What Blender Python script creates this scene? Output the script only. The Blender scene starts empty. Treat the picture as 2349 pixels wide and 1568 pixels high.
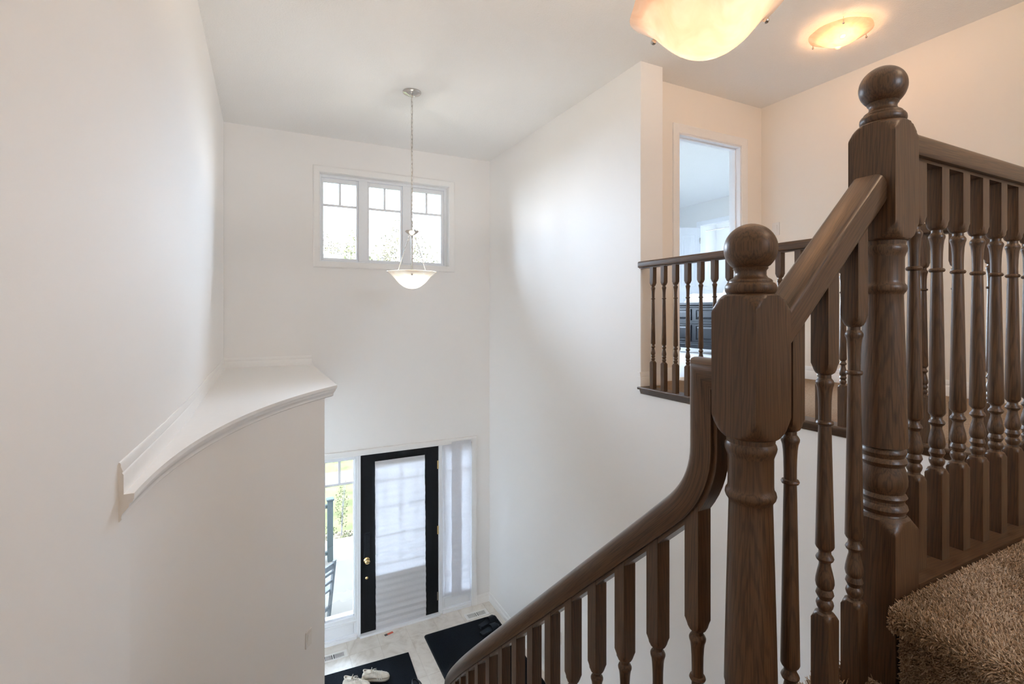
import bpy, bmesh, math, random
import numpy as np
from mathutils import Vector, Matrix

random.seed(7)
S = bpy.context.scene
C = S.collection
PI = math.pi
R = math.radians

# ------------------------------------------------------------------ camera, sky, exposure
F_PX, HY, YAW = 1132.74, 715.09, 26.643
cam = bpy.data.objects.new('camera', bpy.data.cameras.new('camera'))
C.objects.link(cam)
cam.data.sensor_width = 36.0
cam.data.lens = F_PX / 2349 * 36
cam.data.shift_y = -(784 - HY) / 2349
cam.data.clip_start = 0.02
cam.rotation_euler = (R(90), 0, R(-YAW))
S.camera = cam

SKY = 31.5
wd = bpy.data.worlds.new('overcast_sky')
S.world = wd
wd.use_nodes = True
bg = wd.node_tree.nodes['Background']
bg.inputs['Color'].default_value = (0.70, 0.83, 1.0, 1)
bg.inputs['Strength'].default_value = SKY

S.view_settings.view_transform = 'Standard'
S.view_settings.look = 'None'
S.view_settings.gamma = 1.0
S.view_settings.use_curve_mapping = False
S.view_settings.exposure = 0.98
S.cycles.max_bounces = 14
S.cycles.diffuse_bounces = 10
S.cycles.transmission_bounces = 8
S.cycles.transparent_max_bounces = 16
S.cycles.sample_clamp_indirect = 6.0
S.cycles.sample_clamp_direct = 5.0
S.cycles.caustics_reflective = False
S.cycles.caustics_refractive = False


def portal(x0, x1, y, z0, z1, rx=-90):
    """sampling portal in a modelled window opening: guides sky light, adds none"""
    l = bpy.data.lights.new('window_portal', 'AREA')
    l.shape = 'RECTANGLE'
    l.size, l.size_y = x1 - x0, z1 - z0
    l.cycles.is_portal = True
    o = bpy.data.objects.new('window_portal', l)
    C.objects.link(o)
    o.location = ((x0 + x1) / 2, y, (z0 + z1) / 2)
    o.rotation_euler = (R(rx), 0, 0)


portal(0.54, 2.01, 5.90, 0.54, 1.52)
portal(0.56, 2.30, 5.92, -3.45, -1.62)
portal(3.0, 6.2, 7.16, -0.2, 1.6)
portal(1.25, 1.70, -1.68, 0.60, 1.10, 90)
portal(-3.1, -0.65, 5.90, -3.4, -1.0)

BULB_W = {'pendant': 15.0, 'stair': 41.0, 'hall': 7.2, 'head': 38.0}
WARM = (1.0, 0.77, 0.54)
SOFT = (1.0, 0.95, 0.88)


def bulb(name, loc, watts, radius=0.02, color=WARM):
    l = bpy.data.lights.new(name, 'POINT')
    l.energy = watts
    l.color = color
    l.shadow_soft_size = radius
    o = bpy.data.objects.new(name, l)
    C.objects.link(o)
    o.location = loc
    return o


# ------------------------------------------------------------------ materials
def srgb(r, g, b):
    f = lambda c: (c / 255 / 12.92) if c / 255 <= 0.04045 else ((c / 255 + 0.055) / 1.055) ** 2.4
    return (f(r), f(g), f(b), 1)


class NT:
    def __init__(self, name):
        self.m = bpy.data.materials.new(name)
        self.m.use_nodes = True
        self.t = self.m.node_tree
        self.b = self.t.nodes['Principled BSDF']
        self.out = self.t.nodes['Material Output']

    def n(self, typ, **kw):
        nd = self.t.nodes.new(typ)
        for k, v in kw.items():
            if k.startswith('_'):
                setattr(nd, k[1:], v)
            else:
                nd.inputs[k.replace('__', ' ')].default_value = v
        return nd

    def l(self, a, b):
        self.t.links.new(a, b)

    def coord(self, kind='Object', scale=(1, 1, 1), rnd=True):
        tc = self.n('ShaderNodeTexCoord')
        mp = self.n('ShaderNodeMapping')
        mp.inputs['Scale'].default_value = scale
        self.l(tc.outputs[kind], mp.inputs['Vector'])
        if rnd:
            oi = self.n('ShaderNodeObjectInfo')
            ml = self.n('ShaderNodeMath', _operation='MULTIPLY')
            ml.inputs[1].default_value = 57.0
            self.l(oi.outputs['Random'], ml.inputs[0])
            self.l(ml.outputs[0], mp.inputs['Location'])
        return mp.outputs[0]

    def noise(self, vec, scale, detail=3, rough=0.5, dist=0.0):
        nd = self.n('ShaderNodeTexNoise')
        nd.inputs['Scale'].default_value = scale
        nd.inputs['Detail'].default_value = detail
        nd.inputs['Roughness'].default_value = rough
        nd.inputs['Distortion'].default_value = dist
        self.l(vec, nd.inputs['Vector'])
        return nd.outputs['Fac']

    def ramp(self, fac, stops):
        nd = self.n('ShaderNodeValToRGB')
        cr = nd.color_ramp
        while len(cr.elements) < len(stops):
            cr.elements.new(0.5)
        for e, (p, c) in zip(cr.elements, stops):
            e.position = p
            e.color = c if len(c) == 4 else (*c, 1)
        self.l(fac, nd.inputs['Fac'])
        return nd.outputs['Color']

    def bump(self, fac, strength, dist):
        nd = self.n('ShaderNodeBump')
        nd.inputs['Strength'].default_value = strength
        nd.inputs['Distance'].default_value = dist
        self.l(fac, nd.inputs['Height'])
        self.l(nd.outputs[0], self.b.inputs['Normal'])

    def mix(self, a, b, fac):
        nd = self.n('ShaderNodeMix', _data_type='RGBA')
        for sock, v in ((nd.inputs[0], fac), (nd.inputs[6], a), (nd.inputs[7], b)):
            if hasattr(v, 'is_output'):
                self.l(v, sock)
            else:
                sock.default_value = v
        return nd.outputs[2]


def plain(name, col, rough=0.5, metal=0.0, noise=0.0, nscale=40, bump=0.0, spec=0.5):
    k = NT(name)
    k.b.inputs['Roughness'].default_value = rough
    k.b.inputs['Metallic'].default_value = metal
    k.b.inputs['Specular IOR Level'].default_value = spec
    v = k.coord()
    f = k.noise(v, nscale, 4)
    a = tuple(c * (1 - noise) for c in col[:3]) + (1,)
    b = tuple(min(1, c * (1 + noise)) for c in col[:3]) + (1,)
    k.l(k.ramp(f, [(0.3, a), (0.7, b)]), k.b.inputs['Base Color'])
    if bump:
        k.bump(f, 0.6, bump)
    return k.m


def wood(name, axis='Z', dark=(0.024, 0.012, 0.006), mid=(0.070, 0.035, 0.0160), light=(0.112, 0.059, 0.0280), rough=0.36, kind='Object', spec=0.42):
    k = NT(name)
    k.b.inputs['Roughness'].default_value = rough
    k.b.inputs['Specular IOR Level'].default_value = spec
    sc = {'X': (0.07, 1, 1), 'Y': (1, 0.07, 1), 'Z': (1, 1, 0.07)}[axis]
    v = k.coord(kind, sc)
    broad = k.noise(v, 26, 3, 0.55, 0.35)
    wv = k.n('ShaderNodeTexWave', _wave_type='BANDS', _bands_direction='DIAGONAL')
    wv.inputs['Scale'].default_value = 75
    wv.inputs['Distortion'].default_value = 9.0
    wv.inputs['Detail'].default_value = 2.5
    wv.inputs['Detail Scale'].default_value = 0.8
    k.l(v, wv.inputs['Vector'])
    sc2 = {'X': (0.018, 1, 1), 'Y': (1, 0.018, 1), 'Z': (1, 1, 0.018)}[axis]
    pores = k.noise(k.coord(kind, sc2), 420, 2, 0.6)
    c1 = k.ramp(broad, [(0.25, mid), (0.75, light)])
    g = k.ramp(wv.outputs['Fac'], [(0.02, (0.0, 0.0, 0.0)), (0.35, (1, 1, 1))])
    c2 = k.mix((*dark, 1), c1, g)
    c2b = k.mix(c1, c2, 0.42)
    p = k.ramp(pores, [(0.36, (0.0, 0.0, 0.0)), (0.52, (1, 1, 1))])
    c3 = k.mix((*dark, 1), c2b, p)
    c4 = k.mix(c2b, c3, 0.62)
    k.l(c4, k.b.inputs['Base Color'])
    k.bump(pores, 0.25, 0.0008)
    return k.m


M = {}
def paint(name, col, bscale, bdist, bstr=0.3):
    k = NT(name)
    k.b.inputs['Roughness'].default_value = 0.75
    k.b.inputs['Specular IOR Level'].default_value = 0.25
    k.b.inputs['Base Color'].default_value = (*col, 1)
    v = k.coord(rnd=False)
    k.bump(k.noise(v, bscale, 3, 0.6), bstr, bdist)
    return k.m


M['wall'] = paint('wall_paint', (0.87, 0.857, 0.842), 180, 0.0006, 0.25)
M['hallwall'] = paint('lamp_tinted_hall_paint', (0.86, 0.805, 0.735), 180, 0.0006, 0.25)  # wall paint with the hall lamp's warm cast put into its colour
M['bedwall'] = paint('bedroom_paint', (0.83, 0.83, 0.82), 180, 0.0006, 0.25)
M['ceil'] = paint('stippled_ceiling', (0.86, 0.852, 0.84), 95, 0.006, 0.7)
M['trim'] = plain('white_trim', (0.86, 0.85, 0.835, 1), 0.4, noise=0.01)
M['frame'] = plain('white_vinyl', (0.84, 0.86, 0.89, 1), 0.35, noise=0.01)
M['plate'] = plain('switch_plastic', (0.80, 0.78, 0.75, 1), 0.35, noise=0.01)
M['woodz'] = wood('dark_oak_upright', 'Z')
M['woodx'] = wood('dark_oak_lengthwise', 'X', rough=0.32)
M['woody'] = wood('dark_oak_crosswise', 'Y', rough=0.32)
M['wooduv'] = wood('dark_oak_bent_rail', 'X', kind='UV', rough=0.30)
M['blackwood'] = wood('black_stained_door', 'Z', (0.003, 0.003, 0.004), (0.007, 0.0075, 0.009), (0.013, 0.014, 0.016), rough=0.42, spec=0.18)
M['nickel'] = plain('brushed_nickel', (0.62, 0.59, 0.56, 1), 0.22, 1.0, noise=0.03)
M['brass'] = plain('polished_brass', (0.80, 0.60, 0.30, 1), 0.18, 1.0, noise=0.03)
M['steelhinge'] = plain('dull_hinge', (0.5, 0.47, 0.40, 1), 0.35, 1.0, noise=0.05)
M['bednavy'] = plain('bed_dark_lacquer', (0.007, 0.009, 0.013, 1), 0.28, spec=0.25, noise=0.1)
M['linen'] = plain('white_bedding', (0.78, 0.80, 0.84, 1), 0.9, noise=0.04, nscale=12, bump=0.01)
M['rubber'] = plain('black_rubber', (0.009, 0.011, 0.014, 1), 0.6, spec=0.2, noise=0.2, nscale=200)
M['slide'] = plain('navy_foam_slide', (0.012, 0.017, 0.025, 1), 0.55, spec=0.2, noise=0.15, nscale=120)
M['bulbpan'] = plain('white_lamp_pan', (0.8, 0.78, 0.74, 1), 0.5, noise=0.02)
M['shoe'] = plain('cream_shoe_leather', (0.60, 0.54, 0.45, 1), 0.6, noise=0.18, nscale=30, bump=0.001)
M['lace'] = plain('shoe_lace', (0.70, 0.67, 0.60, 1), 0.8, noise=0.1, nscale=300)
M['sole'] = plain('shoe_sole', (0.50, 0.45, 0.37, 1), 0.7, noise=0.1)
M['lining'] = plain('shoe_lining', (0.20, 0.19, 0.185, 1), 0.9, noise=0.15, nscale=200)
M['red'] = plain('red_card', (0.55, 0.10, 0.05, 1), 0.5, noise=0.06)
M['blackcard'] = plain('black_card', (0.03, 0.03, 0.035, 1), 0.5, noise=0.1)
M['ventslot'] = plain('vent_slot', (0.03, 0.03, 0.033, 1), 0.7, noise=0.1)
M['porch'] = plain('porch_concrete', (0.040, 0.036, 0.031, 1), spec=0.0, rough=0.8, noise=0.06, nscale=3)
M['curb'] = plain('pale_concrete', (0.046, 0.038, 0.031, 1), spec=0.0, rough=0.8, noise=0.05, nscale=4)
M['chair'] = plain('grey_blue_wood', (0.040, 0.042, 0.042, 1), spec=0.0, rough=0.6, noise=0.1)
M['post'] = plain('grey_porch_post', (0.024, 0.028, 0.027, 1), spec=0.0, rough=0.6, noise=0.1)
M['grass'] = plain('spring_grass', (0.030, 0.030, 0.0145, 1), spec=0.0, rough=0.9, noise=0.3, nscale=2.5)
M['mulch'] = plain('garden_mulch', (0.036, 0.029, 0.021, 1), spec=0.0, rough=0.95, noise=0.5, nscale=14)
M['leaf'] = plain('pale_leaf', (0.055, 0.048, 0.029, 1), spec=0.0, rough=0.7, noise=0.25, nscale=3)
M['leaf2'] = plain('green_leaf', (0.044, 0.043, 0.022, 1), spec=0.0, rough=0.7, noise=0.25, nscale=3)
M['bark'] = plain('grey_bark', (0.06, 0.055, 0.05, 1), 0.9, noise=0.3, nscale=20)
M['roof'] = plain('pale_shingles', (0.030, 0.026, 0.022, 1), spec=0.0, rough=0.9, noise=0.15, nscale=30)
M['brick'] = plain('pale_siding', (0.034, 0.028, 0.024, 1), spec=0.0, rough=0.9, noise=0.1)

# floor tiles
def tile_mat():
    k = NT('beige_marbled_tile')
    k.b.inputs['Roughness'].default_value = 0.33
    v = k.coord('Object', (1, 1, 1))
    f = k.noise(v, 5, 6, 0.6, 1.6)
    c = k.ramp(f, [(0.30, (0.58, 0.52, 0.45)), (0.50, (0.70, 0.65, 0.585)), (0.72, (0.76, 0.72, 0.66))])
    k.l(c, k.b.inputs['Base Color'])
    return k.m
M['tile'] = tile_mat()
M['grout'] = plain('tile_grout', (0.50, 0.455, 0.40, 1), 0.9, noise=0.1)

# carpet
def carpet_mat():
    k = NT('beige_carpet')
    k.b.inputs['Roughness'].default_value = 1.0
    k.b.inputs['Specular IOR Level'].default_value = 0.1
    v = k.coord(rnd=False)
    f = k.noise(v, 190, 3, 0.7)
    g = k.noise(v, 3.0, 2)
    c = k.ramp(f, [(0.30, (0.26, 0.170, 0.100)), (0.5, (0.40, 0.275, 0.175)), (0.70, (0.52, 0.38, 0.26))])
    k.l(c, k.b.inputs['Base Color'])
    k.bump(f, 1.0, 0.012)
    return k.m
M['carpet'] = carpet_mat()
M['bedcarpet'] = plain('bedroom_carpet', (0.30, 0.29, 0.28, 1), 1.0, noise=0.12, nscale=160, bump=0.004)

def yarn_mat():
    k = NT('beige_carpet_yarn')
    k.b.inputs['Roughness'].default_value = 0.95
    k.b.inputs['Specular IOR Level'].default_value = 0.1
    a = k.n('ShaderNodeAttribute', _attribute_name='tint')
    c = k.ramp(a.outputs['Fac'], [(0.0, (0.23, 0.140, 0.078)), (0.5, (0.42, 0.285, 0.180)), (1.0, (0.66, 0.51, 0.38))])
    k.l(c, k.b.inputs['Base Color'])
    return k.m
M['yarn'] = yarn_mat()

def mat_mat(name, axis, a, b):
    k = NT(name)
    k.b.inputs['Roughness'].default_value = 1.0
    k.b.inputs['Specular IOR Level'].default_value = 0.08
    v = k.coord('Object', (1, 1, 1))
    f = k.noise(v, 140, 4, 0.7)
    k.l(k.ramp(f, [(0.35, a), (0.7, b)]), k.b.inputs['Base Color'])
    k.bump(f, 0.8, 0.003)
    return k.m
M['mat'] = mat_mat('black_mat_fibre', 'X', (0.004, 0.005, 0.007), (0.012, 0.015, 0.020))

def thin_glass(name, tint=(0.97, 0.99, 1.0), refl=0.05):
    k = NT(name)
    tr = k.n('ShaderNodeBsdfTransparent')
    tr.inputs['Color'].default_value = (*tint, 1)
    gl = k.n('ShaderNodeBsdfGlossy')
    gl.inputs['Roughness'].default_value = 0.02
    fr = k.n('ShaderNodeFresnel')
    fr.inputs['IOR'].default_value = 1.45
    mx = k.n('ShaderNodeMixShader')
    k.l(fr.outputs[0], mx.inputs[0])
    k.l(tr.outputs[0], mx.inputs[1])
    k.l(gl.outputs[0], mx.inputs[2])
    k.l(mx.outputs[0], k.out.inputs['Surface'])
    return k.m
M['glass'] = thin_glass('window_glass')

def sheer(name, col, trans=0.45):
    k = NT(name)
    df = k.n('ShaderNodeBsdfDiffuse')
    tl = k.n('ShaderNodeBsdfTranslucent')
    v = k.coord('Object', (1, 1, 1))
    f = k.noise(v, 60, 3)
    c = k.ramp(f, [(0.3, tuple(x * 0.96 for x in col)), (0.7, col)])
    k.l(c, df.inputs['Color'])
    k.l(c, tl.inputs['Color'])
    mx = k.n('ShaderNodeMixShader')
    mx.inputs[0].default_value = trans
    k.l(df.outputs[0], mx.inputs[1])
    k.l(tl.outputs[0], mx.inputs[2])
    k.l(mx.outputs[0], k.out.inputs['Surface'])
    return k.m
M['sheet'] = sheer('white_pleated_sheet', (0.84, 0.84, 0.86), 0.34)
M['curtain'] = sheer('white_curtain', (0.80, 0.82, 0.85), 0.4)

def alabaster(name, share, tint=(1, 1, 1)):
    k = NT(name)
    v = k.coord('Object', (1, 1, 1))
    f = k.noise(v, 9, 3, 0.55, 1.2)
    c = k.ramp(f, [(p, tuple(q * t for q, t in zip(col, tint))) for p, col in ((0.3, (0.80, 0.61, 0.45)), (0.55, (0.86, 0.73, 0.58)), (0.75, (0.90, 0.81, 0.69)))])
    tl = k.n('ShaderNodeBsdfTranslucent')
    df = k.n('ShaderNodeBsdfDiffuse')
    gl = k.n('ShaderNodeBsdfGlossy')
    gl.inputs['Roughness'].default_value = 0.15
    k.l(c, tl.inputs['Color'])
    k.l(c, df.inputs['Color'])
    m1 = k.n('ShaderNodeMixShader')
    m1.inputs[0].default_value = share
    k.l(df.outputs[0], m1.inputs[1])
    k.l(tl.outputs[0], m1.inputs[2])
    fr = k.n('ShaderNodeFresnel')
    fr.inputs['IOR'].default_value = 1.35
    m2 = k.n('ShaderNodeMixShader')
    k.l(fr.outputs[0], m2.inputs[0])
    k.l(m1.outputs[0], m2.inputs[1])
    k.l(gl.outputs[0], m2.inputs[2])
    k.l(m2.outputs[0], k.out.inputs['Surface'])
    return k.m
M['alabaster'] = alabaster('lit_alabaster_glass', 0.10, (1.0, 1.08, 1.16))
M['alabaster_large'] = alabaster('amber_alabaster_glass', 0.034, (0.97, 0.83, 0.80))
M['alabaster_flush'] = alabaster('flush_alabaster_glass', 0.36)


# ------------------------------------------------------------------ mesh helpers
class MB:
    def __init__(self):
        self.v, self.f, self.uv = [], [], []

    def add(self, vs, fs, uvs=None):
        o = len(self.v)
        self.v += [tuple(p) for p in vs]
        self.f += [tuple(i + o for i in q) for q in fs]
        if uvs is not None:
            self.uv += list(uvs)
        return self

    def box(self, x0, x1, y0, y1, z0, z1):
        return self.add([(x0, y0, z0), (x1, y0, z0), (x1, y1, z0), (x0, y1, z0), (x0, y0, z1), (x1, y0, z1), (x1, y1, z1), (x0, y1, z1)],
                        [(0, 3, 2, 1), (4, 5, 6, 7), (0, 1, 5, 4), (1, 2, 6, 5), (2, 3, 7, 6), (3, 0, 4, 7)])

    def rings(self, rings, closed=True, cap0=True, cap1=True):
        """loft a list of equal-length rings"""
        n = len(rings[0])
        vs = [p for r in rings for p in r]
        fs = []
        for i in range(len(rings) - 1):
            for j in range(n if closed else n - 1):
                a, b = i * n + j, i * n + (j + 1) % n
                fs.append((a, b, b + n, a + n))
        if cap0:
            fs.append(tuple(range(n - 1, -1, -1)))
        if cap1:
            fs.append(tuple(range((len(rings) - 1) * n, len(rings) * n)))
        return self.add(vs, fs)

    def lathe(self, prof, n=32, cx=0, cy=0, half=None, cap0=True, cap1=True):
        """prof: (z, r); half: cut by a square of this half width"""
        rings = []
        for z, r in prof:
            ring = []
            for j in range(n):
                t = 2 * PI * j / n + PI / 4
                c, s = math.cos(t), math.sin(t)
                rr = r if half is None else min(r, half / max(abs(c), abs(s)))
                ring.append((cx + rr * c, cy + rr * s, z))
            rings.append(ring)
        return self.rings(rings, True, cap0, cap1)

    def tube(self, pts, r, n=8, closed=False, caps=True):
        pts = [Vector(p) for p in pts]
        m = len(pts)
        rings = []
        up = Vector((0.123, 0.31, 0.94)).normalized()
        for i, p in enumerate(pts):
            a = pts[(i - 1) % m] if (closed or i > 0) else p
            b = pts[(i + 1) % m] if (closed or i < m - 1) else p
            t = (b - a).normalized()
            s = t.cross(up)
            if s.length < 0.05:
                s = t.cross(Vector((1, 0, 0)))
            s.normalize()
            q = s.cross(t)
            rr = r[i] if isinstance(r, (list, tuple)) else r
            rings.append([p + s * (rr * math.cos(2 * PI * j / n)) + q * (rr * math.sin(2 * PI * j / n)) for j in range(n)])
        if closed:
            rings.append(rings[0])
            return self.rings(rings, True, False, False)
        return self.rings(rings, True, caps, caps)

    def cyl(self, p0, p1, r, n=12):
        return self.tube([p0, p1], r, n)

    def sphere(self, c, r, n=16, m=10, sz=(1, 1, 1)):
        prof = [(-math.cos(PI * i / m), math.sin(PI * i / m)) for i in range(m + 1)]
        rings = [[(c[0] + sz[0] * r * max(q, 1e-3) * math.cos(2 * PI * j / n), c[1] + sz[1] * r * max(q, 1e-3) * math.sin(2 * PI * j / n), c[2] + sz[2] * r * z) for j in range(n)] for z, q in prof]
        return self.rings(rings)

    def sweep(self, path, side, prof, uvs=True, caps=True):
        """path: Vectors; side: per-point horizontal unit vectors; prof: (a sideways, b outwards-up) loop"""
        P = [Vector(p) for p in path]
        n = len(prof)
        L = 0
        vs, fs, uv = [], [], []
        per = [0]
        for j in range(n):
            a, b = prof[j], prof[(j + 1) % n]
            per.append(per[-1] + math.hypot(a[0] - b[0], a[1] - b[1]))
        ls = []
        for i, p in enumerate(P):
            if i:
                L += (p - P[i - 1]).length
            ls.append(L)
            t1 = (p - P[i - 1]).normalized() if i else (P[1] - p).normalized()
            t2 = (P[i + 1] - p).normalized() if i < len(P) - 1 else t1
            s = Vector(side[i]) if isinstance(side, list) else Vector(side)
            n1, n2 = s.cross(t1).normalized(), s.cross(t2).normalized()
            nn = (n1 + n2).normalized()
            k = 1 / max(0.3, nn.dot(n1))
            for a, b in prof:
                vs.append(p + s * a + nn * (b * k))
        for i in range(len(P) - 1):
            for j in range(n):
                a, b = i * n + j, i * n + (j + 1) % n
                fs.append((a, b, b + n, a + n))
                uv += [(ls[i], per[j]), (ls[i], per[j + 1]), (ls[i + 1], per[j + 1]), (ls[i + 1], per[j])]
        if caps:
            fs.append(tuple(range(n - 1, -1, -1)))
            uv += [(prof[j][0], prof[j][1]) for j in range(n - 1, -1, -1)]
            fs.append(tuple(range((len(P) - 1) * n, len(P) * n)))
            uv += [(prof[j][0], prof[j][1]) for j in range(n)]
        return self.add(vs, fs, uv if uvs else None)

    def mesh(self, name, mat, origin=(0, 0, 0), bevel=0, smooth=None, segs=1):
        me = bpy.data.meshes.new(name)
        ox, oy, oz = origin
        me.from_pydata([(x - ox, y - oy, z - oz) for x, y, z in self.v], [], self.f)
        if self.uv and len(self.uv) == len(me.loops):
            l = me.uv_layers.new(name='UVMap')
            for i, q in enumerate(self.uv):
                l.data[i].uv = q
        bm = bmesh.new()
        bm.from_mesh(me)
        bmesh.ops.recalc_face_normals(bm, faces=bm.faces)
        if bevel:
            es = [e for e in bm.edges if len(e.link_faces) == 2 and e.calc_face_angle(0) > 0.5]
            bmesh.ops.bevel(bm, geom=es, offset=bevel, segments=segs, affect='EDGES', profile=0.5)
        bm.to_mesh(me)
        bm.free()
        me.materials.append(mat)
        if smooth:
            me.shade_smooth()
            me.set_sharp_from_angle(angle=R(smooth))
        return me


def link(name, me, parent=None, loc=(0, 0, 0), rot=(0, 0, 0)):
    o = bpy.data.objects.new(name, me)
    C.objects.link(o)
    o.location = loc
    o.rotation_euler = rot
    if parent is not None:
        o.parent = parent
    return o


def world_loc(o):
    v = Vector((0, 0, 0))
    while o is not None:
        v += o.location
        o = o.parent
    return v


def part(name, mb, mat, parent, bevel=0, smooth=None, at=None, segs=1, label=None):
    """mesh given in world coordinates, hung under parent (unrotated parents only)"""
    w = world_loc(parent) if parent is not None else Vector((0, 0, 0))
    at = Vector(at) if at is not None else w
    o = link(name, mb.mesh(name, mat, tuple(at), bevel, smooth, segs), parent, tuple(at - w))
    if label:
        o['label'] = label
    return o


def lpart(name, mb, mat, parent, bevel=0, smooth=None, loc=(0, 0, 0), rot=(0, 0, 0), segs=1, label=None):
    """mesh given in the parent's own coordinates"""
    o = link(name, mb.mesh(name, mat, (0, 0, 0), bevel, smooth, segs), parent, loc, rot)
    if label:
        o['label'] = label
    return o


def tag(o, label, cat, group=None, kind=None):
    o['label'] = label
    o['category'] = cat
    if group:
        o['group'] = group
    if kind:
        o['kind'] = kind
    return o


def thing(name, label, cat, loc=(0, 0, 0), rotz=0, group=None, kind=None):
    o = link(name, None, None, loc, (0, 0, rotz))
    return tag(o, label, cat, group, kind)


def struct(name, mb, mat, label, cat, at=(0, 0, 0), bevel=0, smooth=None):
    o = part(name, mb, mat, None, bevel, smooth, at)
    return tag(o, label, cat, kind='structure')


# ------------------------------------------------------------------ dimensions
XL, XR, YF, ZC, ZF, ZU = -0.3635, 2.548, 5.71, 1.899, -3.646, -0.563
XW2, YE, YB, XH = 2.769, 2.905, 3.08, 4.154
CX, CY, RW, RI = 3.0365, 1.735, 3.445, 2.283   # centre of the curved stair, wall and rail radius
GY = 0.58                                       # line of the landing guard
N1X, N2X = 0.7535, 1.166                        # newel centres
RISE = (ZU - ZF) / 16

# ------------------------------------------------------------------ room shell
WX_ = CX - RW * math.cos(math.asin((3.96 - CY) / RW))
def left_x(y):
    t = min(max((3.4 - y) / 3.0, 0), 1)
    t = t * t * (3 - 2 * t)
    return XL - 0.075 * t

mb = MB()
ys = [-0.62 + i * (5.70 + 0.62) / 60 for i in range(61)]
ring = []
for y in ys:
    zlow = ZF - 0.1 if y < 3.9 else ZU - 0.25
    ring.append([(left_x(y), y, zlow), (left_x(y), y, ZC + 0.05), (-0.60, y, ZC + 0.05), (-0.60, y, zlow)])
mb.rings(ring)
struct('wall_left', mb, M['wall'], 'tall plain off-white wall rising on the left of the stairwell', 'wall', smooth=40)

mb = MB()
y0, y1 = YF, 5.86
OX0, OX1, OZ0, OZ1 = 0.535, 2.008, 0.549, 1.519
EX0, EX1, EZ1 = 0.535, 2.315, -1.598
mb.box(-0.60, XR + 0.02, y0, y1, OZ1, ZC + 0.05)
mb.box(-0.60, OX0, y0, y1, OZ0, OZ1)
mb.box(OX1, XR + 0.02, y0, y1, OZ0, OZ1)
mb.box(-0.60, XR + 0.02, y0, y1, EZ1, OZ0)
mb.box(-0.60, EX0, y0, y1, ZF - 0.1, EZ1)
mb.box(EX1, XR + 0.02, y0, y1, ZF - 0.1, EZ1)
struct('wall_front', mb, M['wall'], 'two-storey off-white wall holding the high window and the front door', 'wall')

mb = MB()
side = [(7.25, ZF - 0.1), (7.25, ZC + 0.05), (YE, ZC + 0.05), (YE, ZU - 0.055), (-1.6, ZU - 0.055), (-1.6, ZF - 0.1)]
mb.add([(XR, y, z) for y, z in side] + [(XW2, y, z) for y, z in side], [(0, 1, 2, 3, 4, 5), (11, 10, 9, 8, 7, 6)] + [(i, i + 6, (i + 1) % 6 + 6, (i + 1) % 6) for i in range(6)])
struct('wall_right', mb, M['wall'], 'tall white foyer wall on the right ending in a corner by the upper railing', 'wall', bevel=0.003)

mb = MB()
DX0, DX1, DZ1 = 3.113, 3.876, 1.505
mb.box(XW2 - 0.01, DX0, YB, YB + 0.12, ZU - 0.1, ZC + 0.05)
mb.box(DX1, XH + 0.02, YB, YB + 0.12, ZU - 0.1, ZC + 0.05)
mb.box(DX0, DX1, YB, YB + 0.12, DZ1, ZC + 0.05)
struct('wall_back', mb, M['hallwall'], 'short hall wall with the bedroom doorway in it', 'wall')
mb = MB()
mb.box(XH, XH + 0.12, -1.72, YB + 0.12, ZU - 0.1, ZC + 0.05)
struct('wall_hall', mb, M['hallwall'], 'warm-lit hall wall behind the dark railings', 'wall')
mb = MB()
mb.box(-0.60, 1.12, -1.72, -0.5, ZF - 0.1, ZC + 0.05)
RW0, RW1, RZ0, RZ1 = 1.25, 1.70, 0.60, 1.10
mb.box(1.12, RW0, -1.72, -1.6, RZ0, RZ1).box(RW1, XH + 0.12, -1.72, -1.6, RZ0, RZ1)
mb.box(1.12, XH + 0.12, -1.72, -1.6, RZ1, ZC + 0.05).box(1.12, XH + 0.12, -1.72, -1.6, ZF - 0.1, RZ0)
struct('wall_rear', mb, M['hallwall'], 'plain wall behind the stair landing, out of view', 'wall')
def rear_window(name, x0, x1, z0, z1, label):
    w = thing(name, label, 'window', ((x0 + x1) / 2, -1.6, z0), kind='structure')
    part('frame', MB().box(x0, x0 + .05, -1.70, -1.64, z0, z1).box(x1 - .05, x1, -1.70, -1.64, z0, z1).box(x0, x1, -1.70, -1.64, z0, z0 + .05).box(x0, x1, -1.70, -1.64, z1 - .05, z1), M['frame'], w, bevel=.003)
    part('pane', MB().box(x0 + .05, x1 - .05, -1.672, -1.668, z0 + .05, z1 - .05), M['glass'], w)
rear_window('added_window_rear', RW0, RW1, RZ0, RZ1, 'unseen landing window behind the viewer, added to daylight the stair head')  # unseen window added and sized for daylight from behind the camera
# side room off the foyer, hidden behind the curved wall; its window is added to daylight the foyer through the opening
SZ = ZU - 0.25
mb = MB()
mb.box(-3.3, -3.2, 3.6, 5.86, ZF - 0.1, SZ).box(-3.3, -0.12, 3.6, 3.7, ZF - 0.1, SZ).box(-3.3, -0.36, 3.6, 5.86, SZ, SZ + 0.1)
mb.box(-3.3, -3.1, YF, 5.86, ZF - 0.1, SZ).box(-0.65, -0.60, YF, 5.86, ZF - 0.1, SZ).box(-3.1, -0.65, YF, 5.86, ZF - 0.1, -3.4).box(-3.1, -0.65, YF, 5.86, -1.0, SZ)
mb.box(-0.60, WX_, 3.97, YF, SZ, SZ + 0.1)
struct('wall_side_room', mb, M['wall'], 'plain walls of the side room off the foyer, out of view', 'wall')
struct('floor_side_room', MB().box(-3.3, -0.60, 3.6, 5.86, ZF - 0.1, ZF), M['tile'], 'pale tiled floor of the side room, out of view', 'floor')
w6 = thing('added_window_side', 'side room window, out of view, added to daylight the foyer', 'window', (-1.7, YF, -3.1), kind='structure')
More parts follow.
